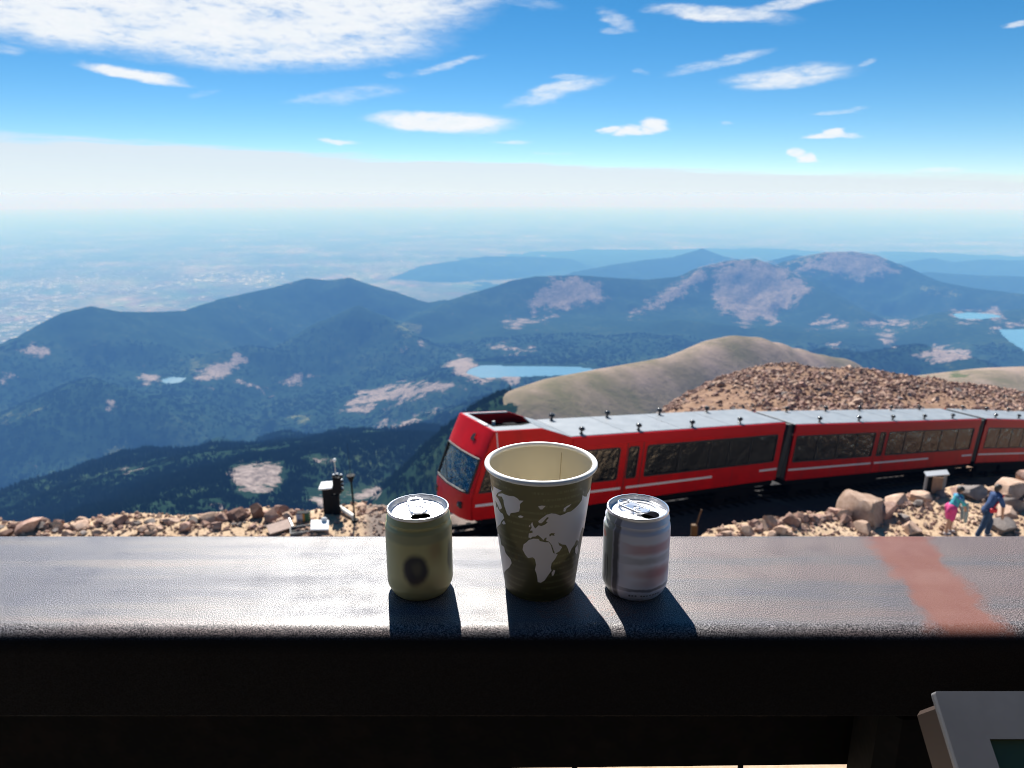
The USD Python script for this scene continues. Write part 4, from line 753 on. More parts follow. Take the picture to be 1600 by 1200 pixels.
# ------------------------------------------------------------------ the paper cup
M_cream = look('paper_inside', {'d': ('principled_bsdf', dict(base_color=(.92, .84, .66), roughness=.45)), 't': ('translucent_bsdf', {'color': (.95, .88, .70)}), 'x': ('mix_closure', {'fac': .35})}, [('d.BSDF', 'x.closure1'), ('t.BSDF', 'x.closure2')], 'x.closure')
M_lip = plain('paper_lip', (.82, .80, .77), .4)
def cup_print():
    n = {'t': ('texture_coordinate', {}), 'q': ('separate_xyz', {}), 'a': ('math', {'math_type': 'arctan2'}), 'c': ('combine_xyz', {}), 'm': ('mapping', {'scale': (34., 1., 90.)}), 'n': ('noise_texture', dict(scale=2.3, detail=2., roughness=.8)), 'w': ('math', {'math_type': 'multiply', 'value2': 2 * math.pi / .0058}), 's': ('math', {'math_type': 'sine'}),
         'l': ('map_range', {'from_min': .25, 'from_max': .6, 'clamp': True}), 'g': ('map_range', {'from_min': .46, 'from_max': .54, 'clamp': True}), 'p': ('math', {'math_type': 'multiply'}), 'm2': ('mapping', {'scale': (1.6, 1., 60.)}), 'n2': ('noise_texture', dict(scale=1., detail=1.)), 'g2': ('map_range', {'from_min': .40, 'from_max': .48, 'clamp': True}), 'p2': ('math', {'math_type': 'multiply'}),
         'x': ('mix', {'color1': CUP_A, 'color2': CUP_B}), 'b': ('principled_bsdf', dict(roughness=.42)), 'tr': ('translucent_bsdf', {'color': (.46, .42, .27)}), 'mc': ('mix_closure', {'fac': .035})}
    l = [('t.object', 'q.vector'), ('q.x', 'a.value1'), ('q.y', 'a.value2'), ('a.value', 'c.x'), ('q.z', 'c.z'), ('c.vector', 'm.vector'), ('m.vector', 'n.vector'), ('c.vector', 'm2.vector'), ('m2.vector', 'n2.vector'), ('q.z', 'w.value1'), ('w.value', 's.value1'), ('s.value', 'l.value'), ('n.fac', 'g.value'), ('l.result', 'p.value1'), ('g.result', 'p.value2'), ('n2.fac', 'g2.value'), ('p.value', 'p2.value1'), ('g2.result', 'p2.value2'), ('p2.value', 'x.fac'), ('x.color', 'b.base_color'), ('b.BSDF', 'mc.closure1'), ('tr.BSDF', 'mc.closure2')]
    return look('olive_print', n, l, 'mc.closure')
M_olive = cup_print(); M_land_print = plain('pale_print', (.84, .77, .76), .42)
CX, CY, CH, CRB, CRT = .0235, .5395, .109, .0296, .0429
cup = thing('paper_cup', 'tall olive green paper cup with a pale world map and rolled white rim', 'paper cup', None, place(CX, CY, TOP + .0005))
def cup_r(z): return CRB + (CRT - CRB) * z / CH
part(cup, 'outer_wall', trimesh.creation.revolve(np.array([(CRB - .0012, 0), (CRB, .0004), (CRT - .0002, CH - .002)]), sections=128), M_olive, 40)
part(cup, 'inner_wall', trimesh.creation.revolve(np.array([(CRT - .0009, CH - .001), (CRB - .0008, .006), (CRB - .001, .0058), (0, .0058)]), sections=128), M_cream, 40)
part(cup, 'base_ring', trimesh.creation.revolve(np.array([(CRB - .0045, .0057), (CRB - .0025, .0), (CRB - .0014, .0)]), sections=96), M_olive, 40)
part(cup, 'rolled_rim', trimesh.creation.torus(CRT + .0008, .0022, 128, 20).apply_translation([0, 0, CH]), M_lip, True)
a0 = math.radians(62); part(cup, 'seam', cat(*[rod([(cup_r(z) - .0011) * math.cos(a0), (cup_r(z) - .0011) * math.sin(a0), z], [(cup_r(z + .012) - .0011) * math.cos(a0), (cup_r(z + .012) - .0011) * math.sin(a0), z + .012], .0003, n=6) for z in np.arange(.008, .1, .012)]), plain('seam_shadow_line', (.42, .33, .2), .6))  # thin tan line along the seam of the inner wall
S = 943 / 220.
def cup_point(cx, cy):                         # where the sight line of the photograph meets the cup's side, as (angle, height)
    d = ray(740 + cx / S, 680 + cy / S); o = EYE - [CX, CY, TOP]; k = (CRT - CRB) / CH
    A = d[0] ** 2 + d[1] ** 2 - (k * d[2]) ** 2; B = 2 * (o[0] * d[0] + o[1] * d[1] - k * d[2] * (CRB + k * o[2])); C_ = o[0] ** 2 + o[1] ** 2 - (CRB + k * o[2]) ** 2
    q = B * B - 4 * A * C_
    t = (-B - math.sqrt(max(q, 0))) / (2 * A); p = o + t * d; return math.atan2(p[0], -p[1]), p[2]
LANDS = {
 'greenland': [(195, 393), (168, 396), (165, 410), (190, 415), (202, 440), (205, 470), (215, 500), (225, 530), (240, 545), (250, 525), (275, 522), (305, 515), (312, 490), (310, 465), (335, 443), (305, 440), (300, 430), (270, 412), (240, 410), (215, 402)],
 'iceland': [(298, 545), (315, 540), (335, 548), (325, 557), (305, 555)],
 'arctic_island': [(430, 480), (455, 475), (482, 477), (470, 490), (460, 501), (445, 500), (440, 490)],
 'arctic_island2': [(600, 512), (604, 492), (625, 477), (655, 462), (641, 480), (622, 492), (612, 516)],
 'baffin': [(135, 345), (190, 375), (162, 390), (152, 410), (168, 430), (182, 460), (192, 492), (176, 502), (163, 470), (148, 440), (138, 410), (132, 380)],
 'north_america': [(112, 400), (128, 395), (138, 420), (146, 452), (140, 470), (150, 500), (160, 480), (168, 500), (182, 520), (197, 530), (207, 560), (187, 580), (180, 600), (160, 620), (150, 640), (156, 668), (142, 652), (132, 600), (122, 540), (114, 470)],
 'newfoundland': [(190, 592), (205, 574), (217, 598), (202, 601)], 'cuba': [(150, 652), (166, 680), (184, 706), (176, 706), (158, 682)],
 'south_america': [(170, 710), (185, 735), (205, 750), (215, 790), (250, 835), (256, 860), (240, 890), (220, 905), (205, 930), (195, 950), (187, 985), (180, 992), (183, 930), (176, 860), (163, 790), (158, 745)],
 'eurasia': [(432, 580), (455, 560), (490, 535), (520, 527), (550, 530), (580, 541), (610, 530), (625, 520), (650, 514), (680, 490), (700, 470), (722, 440), (728, 405), (742, 415), (764, 412), (757, 470), (745, 540), (732, 600), (714, 660), (702, 716), (690, 702), (680, 720), (672, 740), (655, 762), (640, 796), (630, 762), (616, 737), (592, 735), (565, 720), (572, 740), (592, 752), (575, 780), (545, 797), (535, 772), (524, 740), (505, 716), (484, 708), (490, 690), (478, 690), (468, 706), (452, 690), (438, 678), (428, 672), (414, 682), (395, 682), (382, 694), (368, 687), (371, 660), (396, 657), (395, 643), (420, 622), (436, 606), (452, 612), (476, 603), (496, 588), (484, 580), (504, 556), (492, 552), (470, 578), (456, 592), (440, 592)],
 'britain': [(378, 642), (390, 622), (384, 600), (393, 584), (400, 608), (413, 630), (400, 642)], 'ireland': [(371, 608), (381, 601), (380, 617), (371, 620)],
 'africa': [(370, 705), (400, 696), (436, 698), (442, 711), (480, 720), (502, 719), (516, 738), (532, 792), (562, 800), (545, 832), (522, 860), (516, 890), (521, 910), (496, 945), (476, 975), (450, 991), (430, 986), (424, 940), (411, 902), (419, 870), (410, 832), (395, 820), (365, 826), (345, 800), (329, 770), (335, 735), (355, 720)],
 'madagascar': [(536, 904), (546, 910), (536, 940), (524, 947), (522, 925)], 'sumatra': [(678, 760), (694, 738), (697, 770), (690, 802), (678, 790)]}
CUTS = {'eurasia': [Polygon([(505, 670), (520, 658), (546, 660), (538, 668), (542, 678), (522, 674), (510, 682)])]}
BACK = {  # the sides the cup turns away: (angle in degrees, height)
 'land_a': [(-62, .086), (-80, .09), (-110, .094), (-150, .09), (-165, .084), (-150, .078), (-125, .074), (-112, .06), (-100, .052), (-92, .048), (-84, .056), (-72, .062), (-64, .07)],
 'land_b': [(-66, .045), (-72, .050), (-84, .046), (-90, .036), (-86, .024), (-80, .012), (-74, .012), (-70, .03)],
 'land_c': [(60, .088), (80, .092), (110, .094), (140, .09), (160, .084), (140, .078), (128, .07), (110, .062), (98, .054), (84, .05), (72, .058), (60, .062)],
 'land_d': [(100, .032), (112, .04), (128, .04), (140, .03), (136, .02), (122, .016), (108, .022)]}
def on_cup(poly):
    poly = poly.buffer(0)
    if poly.is_empty: return
    for pl in getattr(poly, 'geoms', [poly]):
        v, f = trimesh.creation.triangulate_polygon(pl.segmentize(.0015), engine='earcut')
        v, f = trimesh.remesh.subdivide_to_size(np.column_stack([v, v[:, 0] * 0]), f, max_edge=.004)
        th = v[:, 0] / .038; z = v[:, 1]; r = cup_r(z) + .00022
        part(cup, 'printed_continent', (np.stack([r * np.sin(th), -r * np.cos(th), z], -1), f), M_land_print, True)
for k, pts in LANDS.items():
    pl = Polygon([(a * .038, z) for a, z in (cup_point(*p) for p in pts)]).buffer(0)
    for c in CUTS.get(k, []): pl = pl.difference(Polygon([(a * .038, z) for a, z in (cup_point(x, y) for x, y in c.exterior.coords)]))
    on_cup(pl)
front = shapely.box(math.radians(-67) * .038, 0, math.radians(62) * .038, .12)
for pts in BACK.values(): on_cup(Polygon([(math.radians(a) * .038, z) for a, z in pts]).buffer(.0012).difference(front))

# ------------------------------------------------------------------ the two cans
def can_look(name, c, marks, rough=.38, metal=.15):
    """marks: (angle, height, half angle, half height, colour, weight, softness)"""
    n = {'t': ('texture_coordinate', {}), 'q': ('separate_xyz', {}), 'ny': ('math', {'math_type': 'multiply', 'value2': -1.}), 'a': ('math', {'math_type': 'arctan2'}), 'cc': ('combine_xyz', {}), 'nz': ('noise_texture', dict(scale=110., detail=2.)), 'wm': ('vector_math', {'math_type': 'multiply_add', 'vector2': (.10, .003, 0.), 'vector3': (-.05, -.0015, 0.)}), 'wa': ('vector_math', {'math_type': 'add'}),
         'b': ('principled_bsdf', dict(roughness=rough, metallic=metal))}
    l = [('t.object', 'q.vector'), ('q.y', 'ny.value1'), ('q.x', 'a.value1'), ('ny.value', 'a.value2'), ('a.value', 'cc.x'), ('q.z', 'cc.y'), ('t.object', 'nz.vector'), ('nz.color', 'wm.vector1'), ('wm.vector', 'wa.vector1'), ('cc.vector', 'wa.vector2')]
    n['base'] = ('color', {'value': c}); prev = 'base.color'
    for i, (a, z, ha, hz, col, wt, soft) in enumerate(marks):
        n[f's{i}'] = ('vector_math', {'math_type': 'subtract', 'vector2': (math.radians(a), z, 0.)}); n[f'd{i}'] = ('vector_math', {'math_type': 'divide', 'vector2': (math.radians(ha), hz, 1.)})
        box_ = soft < 0
        if box_:                                  # a bar with straight edges
            n[f'ab{i}'] = ('vector_math', {'math_type': 'absolute'}); n[f'sx{i}'] = ('separate_xyz', {}); n[f'l{i}'] = ('math', {'math_type': 'maximum'}); l += [(f'd{i}.vector', f'ab{i}.vector1'), (f'ab{i}.vector', f'sx{i}.vector'), (f'sx{i}.x', f'l{i}.value1'), (f'sx{i}.y', f'l{i}.value2')]
        else: n[f'l{i}'] = ('vector_math', {'math_type': 'length'}); l += [(f'd{i}.vector', f'l{i}.vector1')]
        sf = abs(soft); n[f'm{i}'] = ('map_range', {'range_type': 'smoothstep', 'from_min': 1 + sf, 'from_max': 1 - sf, 'to_min': 0., 'to_max': wt, 'clamp': True}); n[f'x{i}'] = ('mix', {'color2': col})
        l += [('wa.vector', f's{i}.vector1'), (f's{i}.vector', f'd{i}.vector1'), (f'l{i}.value', f'm{i}.value'), (f'm{i}.result', f'x{i}.fac'), (prev, f'x{i}.color1')]; prev = f'x{i}.color'
    l.append((prev, 'b.base_color')); return look(name, n, l, 'b.BSDF')
M_alu = plain('bare_aluminium', (.86, .86, .87), .30, metal=1., c2=(.80, .80, .82), scale=300., bump=.03, bscale=200., dist=.0003)
M_alu_tab = plain('tab_aluminium', (.80, .80, .82), .26, metal=1.)
M_dark = plain('inside_of_can', (.006, .006, .006), .6)
NAVY = (.012, .014, .032)
M_can1 = can_look('cream_can_print', (.46, .43, .21), [(0, .030, 21.5, .0135, NAVY, .97, .25), (3, .0315, 8, .0055, (.12, .115, .08), .6, .7), (-6, .0235, 5, .004, (.02, .02, .04), .6, .6), (35, .046, 12, .010, (.26, .13, .06), .45, .8), (25, .014, 30, .008, (.30, .17, .07), .3, .8), (-30, .012, 25, .006, (.20, .20, .08), .35, .8), (72, .034, 9, .014, (.03, .035, .02), .7, .4), (0, .056, 180, .004, (.28, .29, .17), .8, .5)])
GR = (.10, .10, .115)
M_can2 = can_look('white_can_print', (.66, .67, .78), [(-46, .030, 6, .045, (.04, .042, .05), .85, -.5), (-72, .034, 18, .05, (.36, .40, .38), 1., -.1), (-74, .024, 4.5, .012, (.03, .035, .04), .85, -.2), (-66, .024, 1.8, .012, (.03, .035, .04), .8, -.3), (-80, .052, 7, .003, (.45, .06, .05), .8, .3),
    (18, .0480, 42, .0040, (.45, .14, .16), .6, -.6), (16, .0380, 44, .0028, GR, .4, -.7), (22, .027, 38, .0045, (.42, .22, .24), .6, .6), (40, .026, 24, .006, (.38, .10, .11), .55, .7), (25, .0185, 30, .004, (.42, .22, .24), .45, .6), (14, .0120, 46, .0013, (.08, .08, .11), .8, -.6)] + [(-18 + 5.4 * k, .0068, 1.7, .0008, (.05, .05, .06), .8, -.3) for k in range(11) if k != 3])
def can(name, label, cx, cy, h, m_print, spin_deg, open_deg):
    R = .0272; t = thing(name, label, 'drink can', None, place(cx, cy, TOP + .0004))
    prof = np.array([(.0, .004), (.016, .003), (.0205, .0008), (.0218, 0), (.0228, .0006), (.0252, .0042), (R - .0005, .0078), (R, .0105), (R, h - .0150), (R - .0004, h - .0132), (R - .0014, h - .0118), (R - .0022, h - .0108), (R - .0023, h - .0092), (R - .0010, h - .0080), (R - .0012, h - .0070), (.0240, h - .0035), (.0236, h - .0028)])
    part(t, 'body', trimesh.creation.revolve(prof, sections=128), m_print, 40)
    rim = np.array([(.0238, h - .0032), (.0250, h - .0026), (.0253, h - .0012), (.0249, h - .0001), (.0241, h), (.0235, h - .0006), (.0228, h - .0060), (.0222, h - .0066), (.0214, h - .0064), (.0208, h - .0046), (.0204, h - .0042)])
    part(t, 'rim', trimesh.creation.revolve(rim, sections=128), M_alu, 45)
    zl = h - .0044; o = math.radians(open_deg); d = np.array([math.cos(o), math.sin(o)]); e = np.array([-d[1], d[0]])
    hole = Polygon([tuple(d * (.0118 + .0072 * math.cos(a)) + e * .0082 * math.sin(a)) for a in np.linspace(0, 2 * math.pi, 40)[:-1]])
    lid = Point(0, 0).buffer(.0206, quad_segs=24).difference(hole); m = trimesh.creation.extrude_polygon(lid, .0004, engine='earcut'); m.apply_translation([0, 0, zl - .0002]); part(t, 'lid', m, M_alu, 20)
    m = trimesh.creation.extrude_polygon(hole.buffer(.0004).difference(hole.buffer(-.0002)), .0009, engine='earcut'); m.apply_translation([0, 0, zl - .0006]); usdkit.mesh(stage, f'{t.GetPath()}/lid/mouth_edge', m, M_alu, 20)
    m = trimesh.creation.extrude_polygon(Point(0, 0).buffer(.0205), .0006, engine='earcut'); m.apply_translation([0, 0, zl - .012]); part(t, 'inside', m, M_dark)
    # raised panel ring on the lid
    ringp = Point(0, 0).buffer(.0172, quad_segs=24).difference(Point(0, 0).buffer(.0163, quad_segs=24)).difference(hole.buffer(.001)); m = trimesh.creation.extrude_polygon(ringp, .0006, engine='earcut'); m.apply_translation([0, 0, zl + .0003]); usdkit.mesh(stage, f'{t.GetPath()}/lid/panel_ring', m, M_alu, 20)
    # pull tab: stadium with a finger hole and a rivet island
    tab = LineString([tuple(d * -.0115), tuple(d * .0035)]).buffer(.0068); tab = tab.difference(LineString([tuple(d * -.0128 - e * .0012), tuple(d * -.0128 + e * .0012)]).buffer(.0034)); tab = tab.difference(Point(*(d * .0005)).buffer(.0044).difference(Point(*(d * .0008)).buffer(.0030)).difference(LineString([tuple(d * .0008), tuple(d * .008)]).buffer(.0016)))
    m = trimesh.creation.extrude_polygon(tab, .0010, engine='earcut'); q = np.array(m.vertices); s = q[:, :2] @ d; q[:, 2] += zl + .0016 + np.clip(-s, 0, 1) * .10; part(t, 'pull_tab', (q, m.faces), M_alu_tab, 20)
    pt = [trimesh.creation.icosphere(1, .0005).apply_translation(list(p) + [zl + .0024 - min(p @ d, 0) * .10]) for p in []]
    m = trimesh.creation.torus(.0062, .0007, 40, 8); q = np.array(m.vertices); s = q[:, :2].copy(); q[:, :2] = s * [1, 1]; sx = q[:, 0].copy(); sy = q[:, 1].copy(); st = np.where(sx < 0, sx - .0115, sx + .0035); xy = st[:, None] * d + sy[:, None] * e; q[:, :2] = xy; q[:, 2] += zl + .0024 + np.clip(-st, 0, 1) * .10; usdkit.mesh(stage, f'{t.GetPath()}/pull_tab/curled_edge', (q, m.faces), M_alu_tab, True)
    part(t, 'rivet', trimesh.creation.revolve(np.array([(0, zl + .0034), (.0016, zl + .0032), (.0021, zl + .0026), (.0022, zl + .0002)][::-1]), sections=24), M_alu, 40)
    return t
can('drink_can', 'short olive cream can with a dark navy oval, left of the cup', -.0768, .5335, .0735, M_can1, 0, -72)
can('drink_can', 'short white can with blurred red and grey print, right of the cup', .1027, .5335, .0735, M_can2, 0, -42)

# ------------------------------------------------------------------ the reading panel at the lower right
M_stain = plain('brushed_stainless', (.23, .225, .23), .5, metal=.3, c2=(.18, .175, .18), scale=12., bump=.05, bscale=40., dist=.001); M_bronze = plain('bronze_side', (.035, .02, .014), .6); M_green = plain('dark_green_panel', (.13, .19, .08), .6, spec=.2, c2=(.11, .16, .09), scale=8.)
sl = math.radians(41.0); X = np.array([1., 0, 0]); Y = np.array([0, math.cos(sl), math.sin(sl)]); Z = np.array([0, -math.sin(sl), math.cos(sl)])
pn = thing('reading_panel', 'stainless framed reading panel with dark green face, close by the railing', 'information panel', None, frame(np.array([.279, .400, 1.203]), X, Y, Z))
fr = shapely.box(0, -.36, .62, 0); inn = shapely.box(.0255, -.335, .5945, -.0285)
m = trimesh.creation.extrude_polygon(fr.buffer(-.002).buffer(.002).difference(inn), .006, engine='earcut'); m.apply_translation([0, 0, -.006]); part(pn, 'frame', m, M_stain, 20)
part(pn, 'edge_bead', cat(rod([0.001, -.358, -.002], [.001, -.002, -.002], 0.002), rod([.001, -.002, -.003], [.618, -.002, -.003], .0015)), M_stain, 40)
part(pn, 'panel_face', box(.0256, .5944, -.3349, -.0286, -.008, -.003), M_green)
part(pn, 'housing', bevel_box(.003, .616, -.356, -.006, -.040, -.0085, .003), M_bronze)
part(pn, 'foot', box(.28, .36, -.2, -.12, -.6, -.0405), M_steel2)
#part(pn, 'rivet', trimesh.creation.cylinder(radius=.004, height=.003, sections=16).apply_translation([.06, .006, -.006]), M_stain)
# the deck we stand on, with an unseen building added to block skylight
solo('deck', box(-14, 14, -3.0, .62, -.25, 0), plain('dark_deck_boards', (.085, .078, .07), .9, c2=(.065, .06, .055), scale=3.), kind='structure')
M_wall = plain('dark_stone_cladding', (.035, .03, .027), .85, c2=(.055, .045, .035), scale=2.)
bd = thing('visitor_building', 'unseen dark low building behind the deck, its deep roof added to block skylight', 'building')
part(bd, 'wall', box(-14, 14, -3.4, -3.05, 0, 3.4), M_wall); part(bd, 'canopy', box(-14, 14, -3.4, -1.2, 3.42, 3.75), plain('canopy_boards', (.05, .035, .025), .8)); 
for x in (-6, 0, 6): part(bd, 'door', box(x - .9, x + .9, -3.045, -3.0, .02, 2.3), M_blackg)
# ------------------------------------------------------------------ instruments and odds and ends on the left
def gp(c, r, z=None):
    p = on_level(c, r, PATH_Z)
    for _ in range(5): p = on_level(c, r, float(ground_height(np.array([p[0]]), np.array([p[1]]))[0]))
    return p
M_galv = plain('galvanised', (.55, .56, .57), .4, metal=.6); M_dullz = plain('dull_zinc', (.16, .16, .165), .6); M_whitep = plain('white_enamel', (.80, .81, .82), .35); M_darkp = plain('dark_paint', (.005, .005, .006), .7, spec=.15); M_pvc = plain('pale_pipe', (.78, .74, .66), .5); M_wood = plain('brown_board', (.28, .17, .11), .8, c2=(.20, .12, .08), scale=9.)
p = gp(527, 803); k = .0212
mast = thing('instrument_mast', 'black instrument mast with a cluster of round sensors and a white ball on top', 'weather station', None, place(*p))
part(mast, 'column', cat(bevel_box(-.13, .10, -.10, .10, -.3, .72, .02), rod([.06, 0, .7], [.06, 0, .9], .07)), M_darkp)
part(mast, 'sensor_box', bevel_box(-.07, .22, -.12, .12, .78, 1.34, .03), M_darkp)
for x, z in ((.24, .92), (.24, 1.08), (.24, 1.22), (-.02, 1.40), (.10, 1.43), (.23, 1.40)):
    s = part(mast, 'sensor', cat(trimesh.creation.icosphere(2, .062).apply_translation([x, -.07, z]), rod([x - .05, 0, z - .02], [x, -.07, z], .03)), M_blackg, 40)
    usdkit.mesh(stage, free(f'{s.GetPath()}/cap'), trimesh.creation.icosphere(2, .05).apply_translation([x, -.055, z + .03]), M_galv, True)
part(mast, 'rod', rod([.04, 0, 1.3], [.03, 0, 1.92], .012), M_galv)
part(mast, 'ball', trimesh.creation.icosphere(2, .055).apply_translation([.03, 0, 1.95]), M_whitep, True)
p = gp(514, 801)
cab_ = thing('equipment_cabinet', 'dark equipment cabinet with a bright white lid left of the mast', 'cabinet', None, place(*p))
part(cab_, 'body', bevel_box(-.14, .20, -.16, .16, -.3, .93, .015), M_darkp); m = bevel_box(-.24, .22, -.24, .2, .935, .99, .015); m.apply_transform(trimesh.transformations.rotation_matrix(-.10, [0, 1, 0], [0, 0, .95])); m.apply_transform(trimesh.transformations.rotation_matrix(.2, [1, 0, 0], [0, 0, .95])); m.apply_translation([0, 0, .05]); part(cab_, 'lid', m, M_whitep)
p = gp(555, 814)
pole = thing('antenna_pole', 'thin dark pole with a small funnel and a whip antenna right of the mast', 'antenna', None, place(*p))
part(pole, 'pole', rod([0, 0, -.2], [-.05, 0, 1.40], .03), M_darkp); part(pole, 'funnel', rod([-.05, 0, 1.38], [-.055, 0, 1.62], .04, .14, n=18), M_darkp); part(pole, 'whip', rod([-.055, 0, 1.6], [-.10, 0, 2.7], .008, .004), M_darkp); part(pole, 'foot', trimesh.creation.cylinder(radius=.12, height=.08, sections=14).apply_translation([0, 0, .02]), M_darkp)
a, b = gp(531, 799) + [0, 0, .16], gp(553, 811) + [0, 0, .08]
t = thing('pale_pipe', 'short cream pipe lying on the gravel between mast and antenna pole', 'pipe'); ring = (a + (b - a) * .17)
part(t, 'tube', rod(a, b, .075, n=20), M_pvc, 40); part(t, 'collar', rod(ring, ring + (b - a) / np.linalg.norm(b - a) * .03, .082, n=20), M_darkp, 40)
p = gp(501, 829)
t = thing('white_lid', 'flat white cabinet lid lying tilted at the foot of the mast', 'lid', None, place(p[0], p[1], p[2] + .16, .25)); m = bevel_box(-.30, .26, -.22, .22, 0, .07, .02); m.apply_transform(trimesh.transformations.euler_matrix(.35, .12, 0)); part(t, 'plate', m, M_whitep); m = bevel_box(.02, .2, .16, .27, .05, .16, .04); m.apply_transform(trimesh.transformations.euler_matrix(.35, .12, 0)); part(t, 'hinge_cover', m, M_whitep); part(t, 'support', box(-.2, .2, -.02, .12, -.3, -.02), M_darkp)
p = gp(473, 831)
t = thing('metal_tray', 'dark open metal tray holding stones beside the white lid', 'tray', None, place(p[0], p[1], p[2] + .02, .3))
part(t, 'base', box(-.36, .36, -.22, .22, 0, .02), M_darkp)
for q in ((-.38, -.36, -.24, .24), (.36, .38, -.24, .24), (-.358, .358, -.24, -.222), (-.358, .358, .222, .24)): part(t, 'side', box(*q, 0, .1), M_dullz)
for i, (x, y) in enumerate(((-.15, .02), (.02, -.06), (.16, .05))):
    v, f = stone(7700 + i, (.15, .13, .1)); g = solo('tray_stone', (v, f), M_rock[i % 2], ['pinkish stone at the left end of the metal tray', 'tan stone in the middle of the metal tray', 'pinkish stone at the right end of the metal tray, by the lid'][i], 'stone', smooth=24); c_, s_ = math.cos(.3), math.sin(.3); UsdGeom.Xformable(g).AddTranslateOp().Set(Gf.Vec3d(float(p[0] + x * c_ - y * s_), float(p[1] + x * s_ + y * c_), float(p[2] + .09)))
p = gp(437, 829)
t = thing('tan_board', 'weathered tan board lying flat on the rubble left of the metal tray', 'board', None, place(p[0], p[1], p[2] + .12, .5)); m = bevel_box(-.36, .40, -.26, .26, 0, .04, .008); m.apply_transform(trimesh.transformations.euler_matrix(.18, -.1, 0)); part(t, 'sheet', m, plain('faded_board', (.40, .29, .24), .85, c2=(.33, .24, .2), scale=6.)); m = bevel_box(.36, .40, -.24, .24, .045, .075, .006); m.apply_transform(trimesh.transformations.euler_matrix(.18, -.1, 0)); part(t, 'batten', m, M_galv)
p = gp(474, 813)
t = thing('striped_crate', 'small upright crate with blue grey, orange and green bands behind the metal tray', 'crate', None, place(p[0], p[1], p[2] - .02, .1))
for i, (x0, x1, c) in enumerate(((-.20, -.08, (.30, .33, .42)), (-.078, .0, (.45, .40, .42)), (.002, .07, (.55, .22, .04)), (.072, .22, (.02, .09, .04)))): part(t, 'band', bevel_box(x0, x1, -.12, .12, 0, .30, .01), plain(f'crate_band_{i + 1:03d}', c, .6))
part(t, 'top', bevel_box(-.19, .21, -.11, .11, .302, .32, .005), M_darkp)
# wooden stake in the shade by the track
p = on_level(1084, 833, -11.2)
t = thing('marker_stake', 'short ochre stake with a thin slanting stick, in the dark between white can and boulders', 'stake', None, place(*p)); part(t, 'block', bevel_box(-.11, .12, -.1, .1, -.9, .36, .02), plain('ochre_paint', (.10, .05, .012), .7)); part(t, 'stick', rod([.06, 0, .3], [.24, .02, .98], .03), plain('stick_wood', (.11, .06, .03), .8))
# sign frame on the bank
p = gp(1458, 773)
sg = thing('sign_frame', 'metal sign frame on two grey posts with a silver top and brown board', 'sign', None, place(p[0], p[1], p[2] - .1, -.15))
for x in (-.31, .31): part(sg, 'post', bevel_box(x - .04, x + .04, -.04, .04, 0, .88 + .1 * (x > 0), .008), M_dullz)
m = bevel_box(-.38, .38, -.13, .13, -.02, .02, .008); m.apply_transform(trimesh.transformations.euler_matrix(.35, -.16, 0)); m.apply_translation([0, 0, .93]); part(sg, 'top_plate', m, M_galv)
part(sg, 'board', bevel_box(-.10, .26, -.02, .02, .06, .78, .006), M_wood); part(sg, 'side_board', bevel_box(-.26, -.105, -.01, .03, .06, .78, .006), M_darkp)

# ------------------------------------------------------------------ the two walkers
def hull(points):                                # a smooth solid through a chain of (x, y, z, radius), each pair joined
    out = []
    for a, b in points:
        sp = []
        for x, y, z, r in (a, b): sp.append(m3.Manifold.sphere(r, 14).translate([x, y, z]))
        out.append(m3.Manifold.batch_hull(sp))
    return out
def flesh(parts, res=.03, it=6):
    m = m3.Manifold.batch_boolean(parts, m3.OpType.Add).refine_to_length(res).to_mesh(); t = trimesh.Trimesh(m.vert_properties[:, :3], m.tri_verts, process=True)
    trimesh.smoothing.filter_taubin(t, iterations=it); return t
def chain(*p): return hull(list(zip(p[:-1], p[1:])))
def hand(w, d, s):                               # wrist point, direction of the fingers, thumb side
    w, d, s = np.array(w), np.array(d, float), np.array(s, float); d /= np.linalg.norm(d); s -= d * (s @ d); s /= np.linalg.norm(s); n = np.cross(d, s); o = []
    palm = w + d * .07; o += hull([((*(w + d * .01), .024), (*(palm + s * .022), .019)), ((*(w + d * .01), .024), (*(palm - s * .022), .019))])
    for i, L in enumerate((.062, .074, .07, .055)):
        b = palm + s * (.030 - .02 * i); m1 = b + d * L * .55 + n * .006; e = m1 + d * L * .4 + n * .02; o += hull([((*b, .0095), (*m1, .009)), ((*m1, .009), (*e, .008))])
    b = w + d * .03 + s * .025; m1 = b + d * .03 + s * .03; e = m1 + d * .032 + s * .006 + n * .012; o += hull([((*b, .013), (*m1, .011)), ((*m1, .011), (*e, .009))]); return o
def head(c, f, up, skin):                        # centre, facing, up
    c, f, up = (np.array(q, float) for q in (c, f, up)); f /= np.linalg.norm(f); up -= f * (up @ f); up /= np.linalg.norm(up); s = np.cross(f, up); o = []
    P = lambda a, b, u: tuple(c + f * a + s * b + up * u)
    o += hull([((*P(-.02, 0, .03), .088), (*P(.02, 0, .02), .082)), ((*P(.0, 0, .0), .078), (*P(.045, 0, -.065), .045)), ((*P(.09, 0, .0), .012), (*P(.108, 0, -.025), .014)), ((*P(.08, -.02, -.052), .012), (*P(.08, .02, -.052), .012)), ((*P(.062, 0, -.09), .024), (*P(.05, 0, -.085), .026))])
    for q in (-1, 1): o += hull([((*P(-.005, q * .082, .0), .016), (*P(.0, q * .088, -.03), .012))])
    return o, P
M_skin = plain('skin', (.42, .24, .16), .5, c2=(.38, .21, .14), scale=20.); M_hair = plain('dark_hair', (.018, .014, .012), .55, c2=(.03, .022, .018), scale=60., bump=.4, bscale=120.)
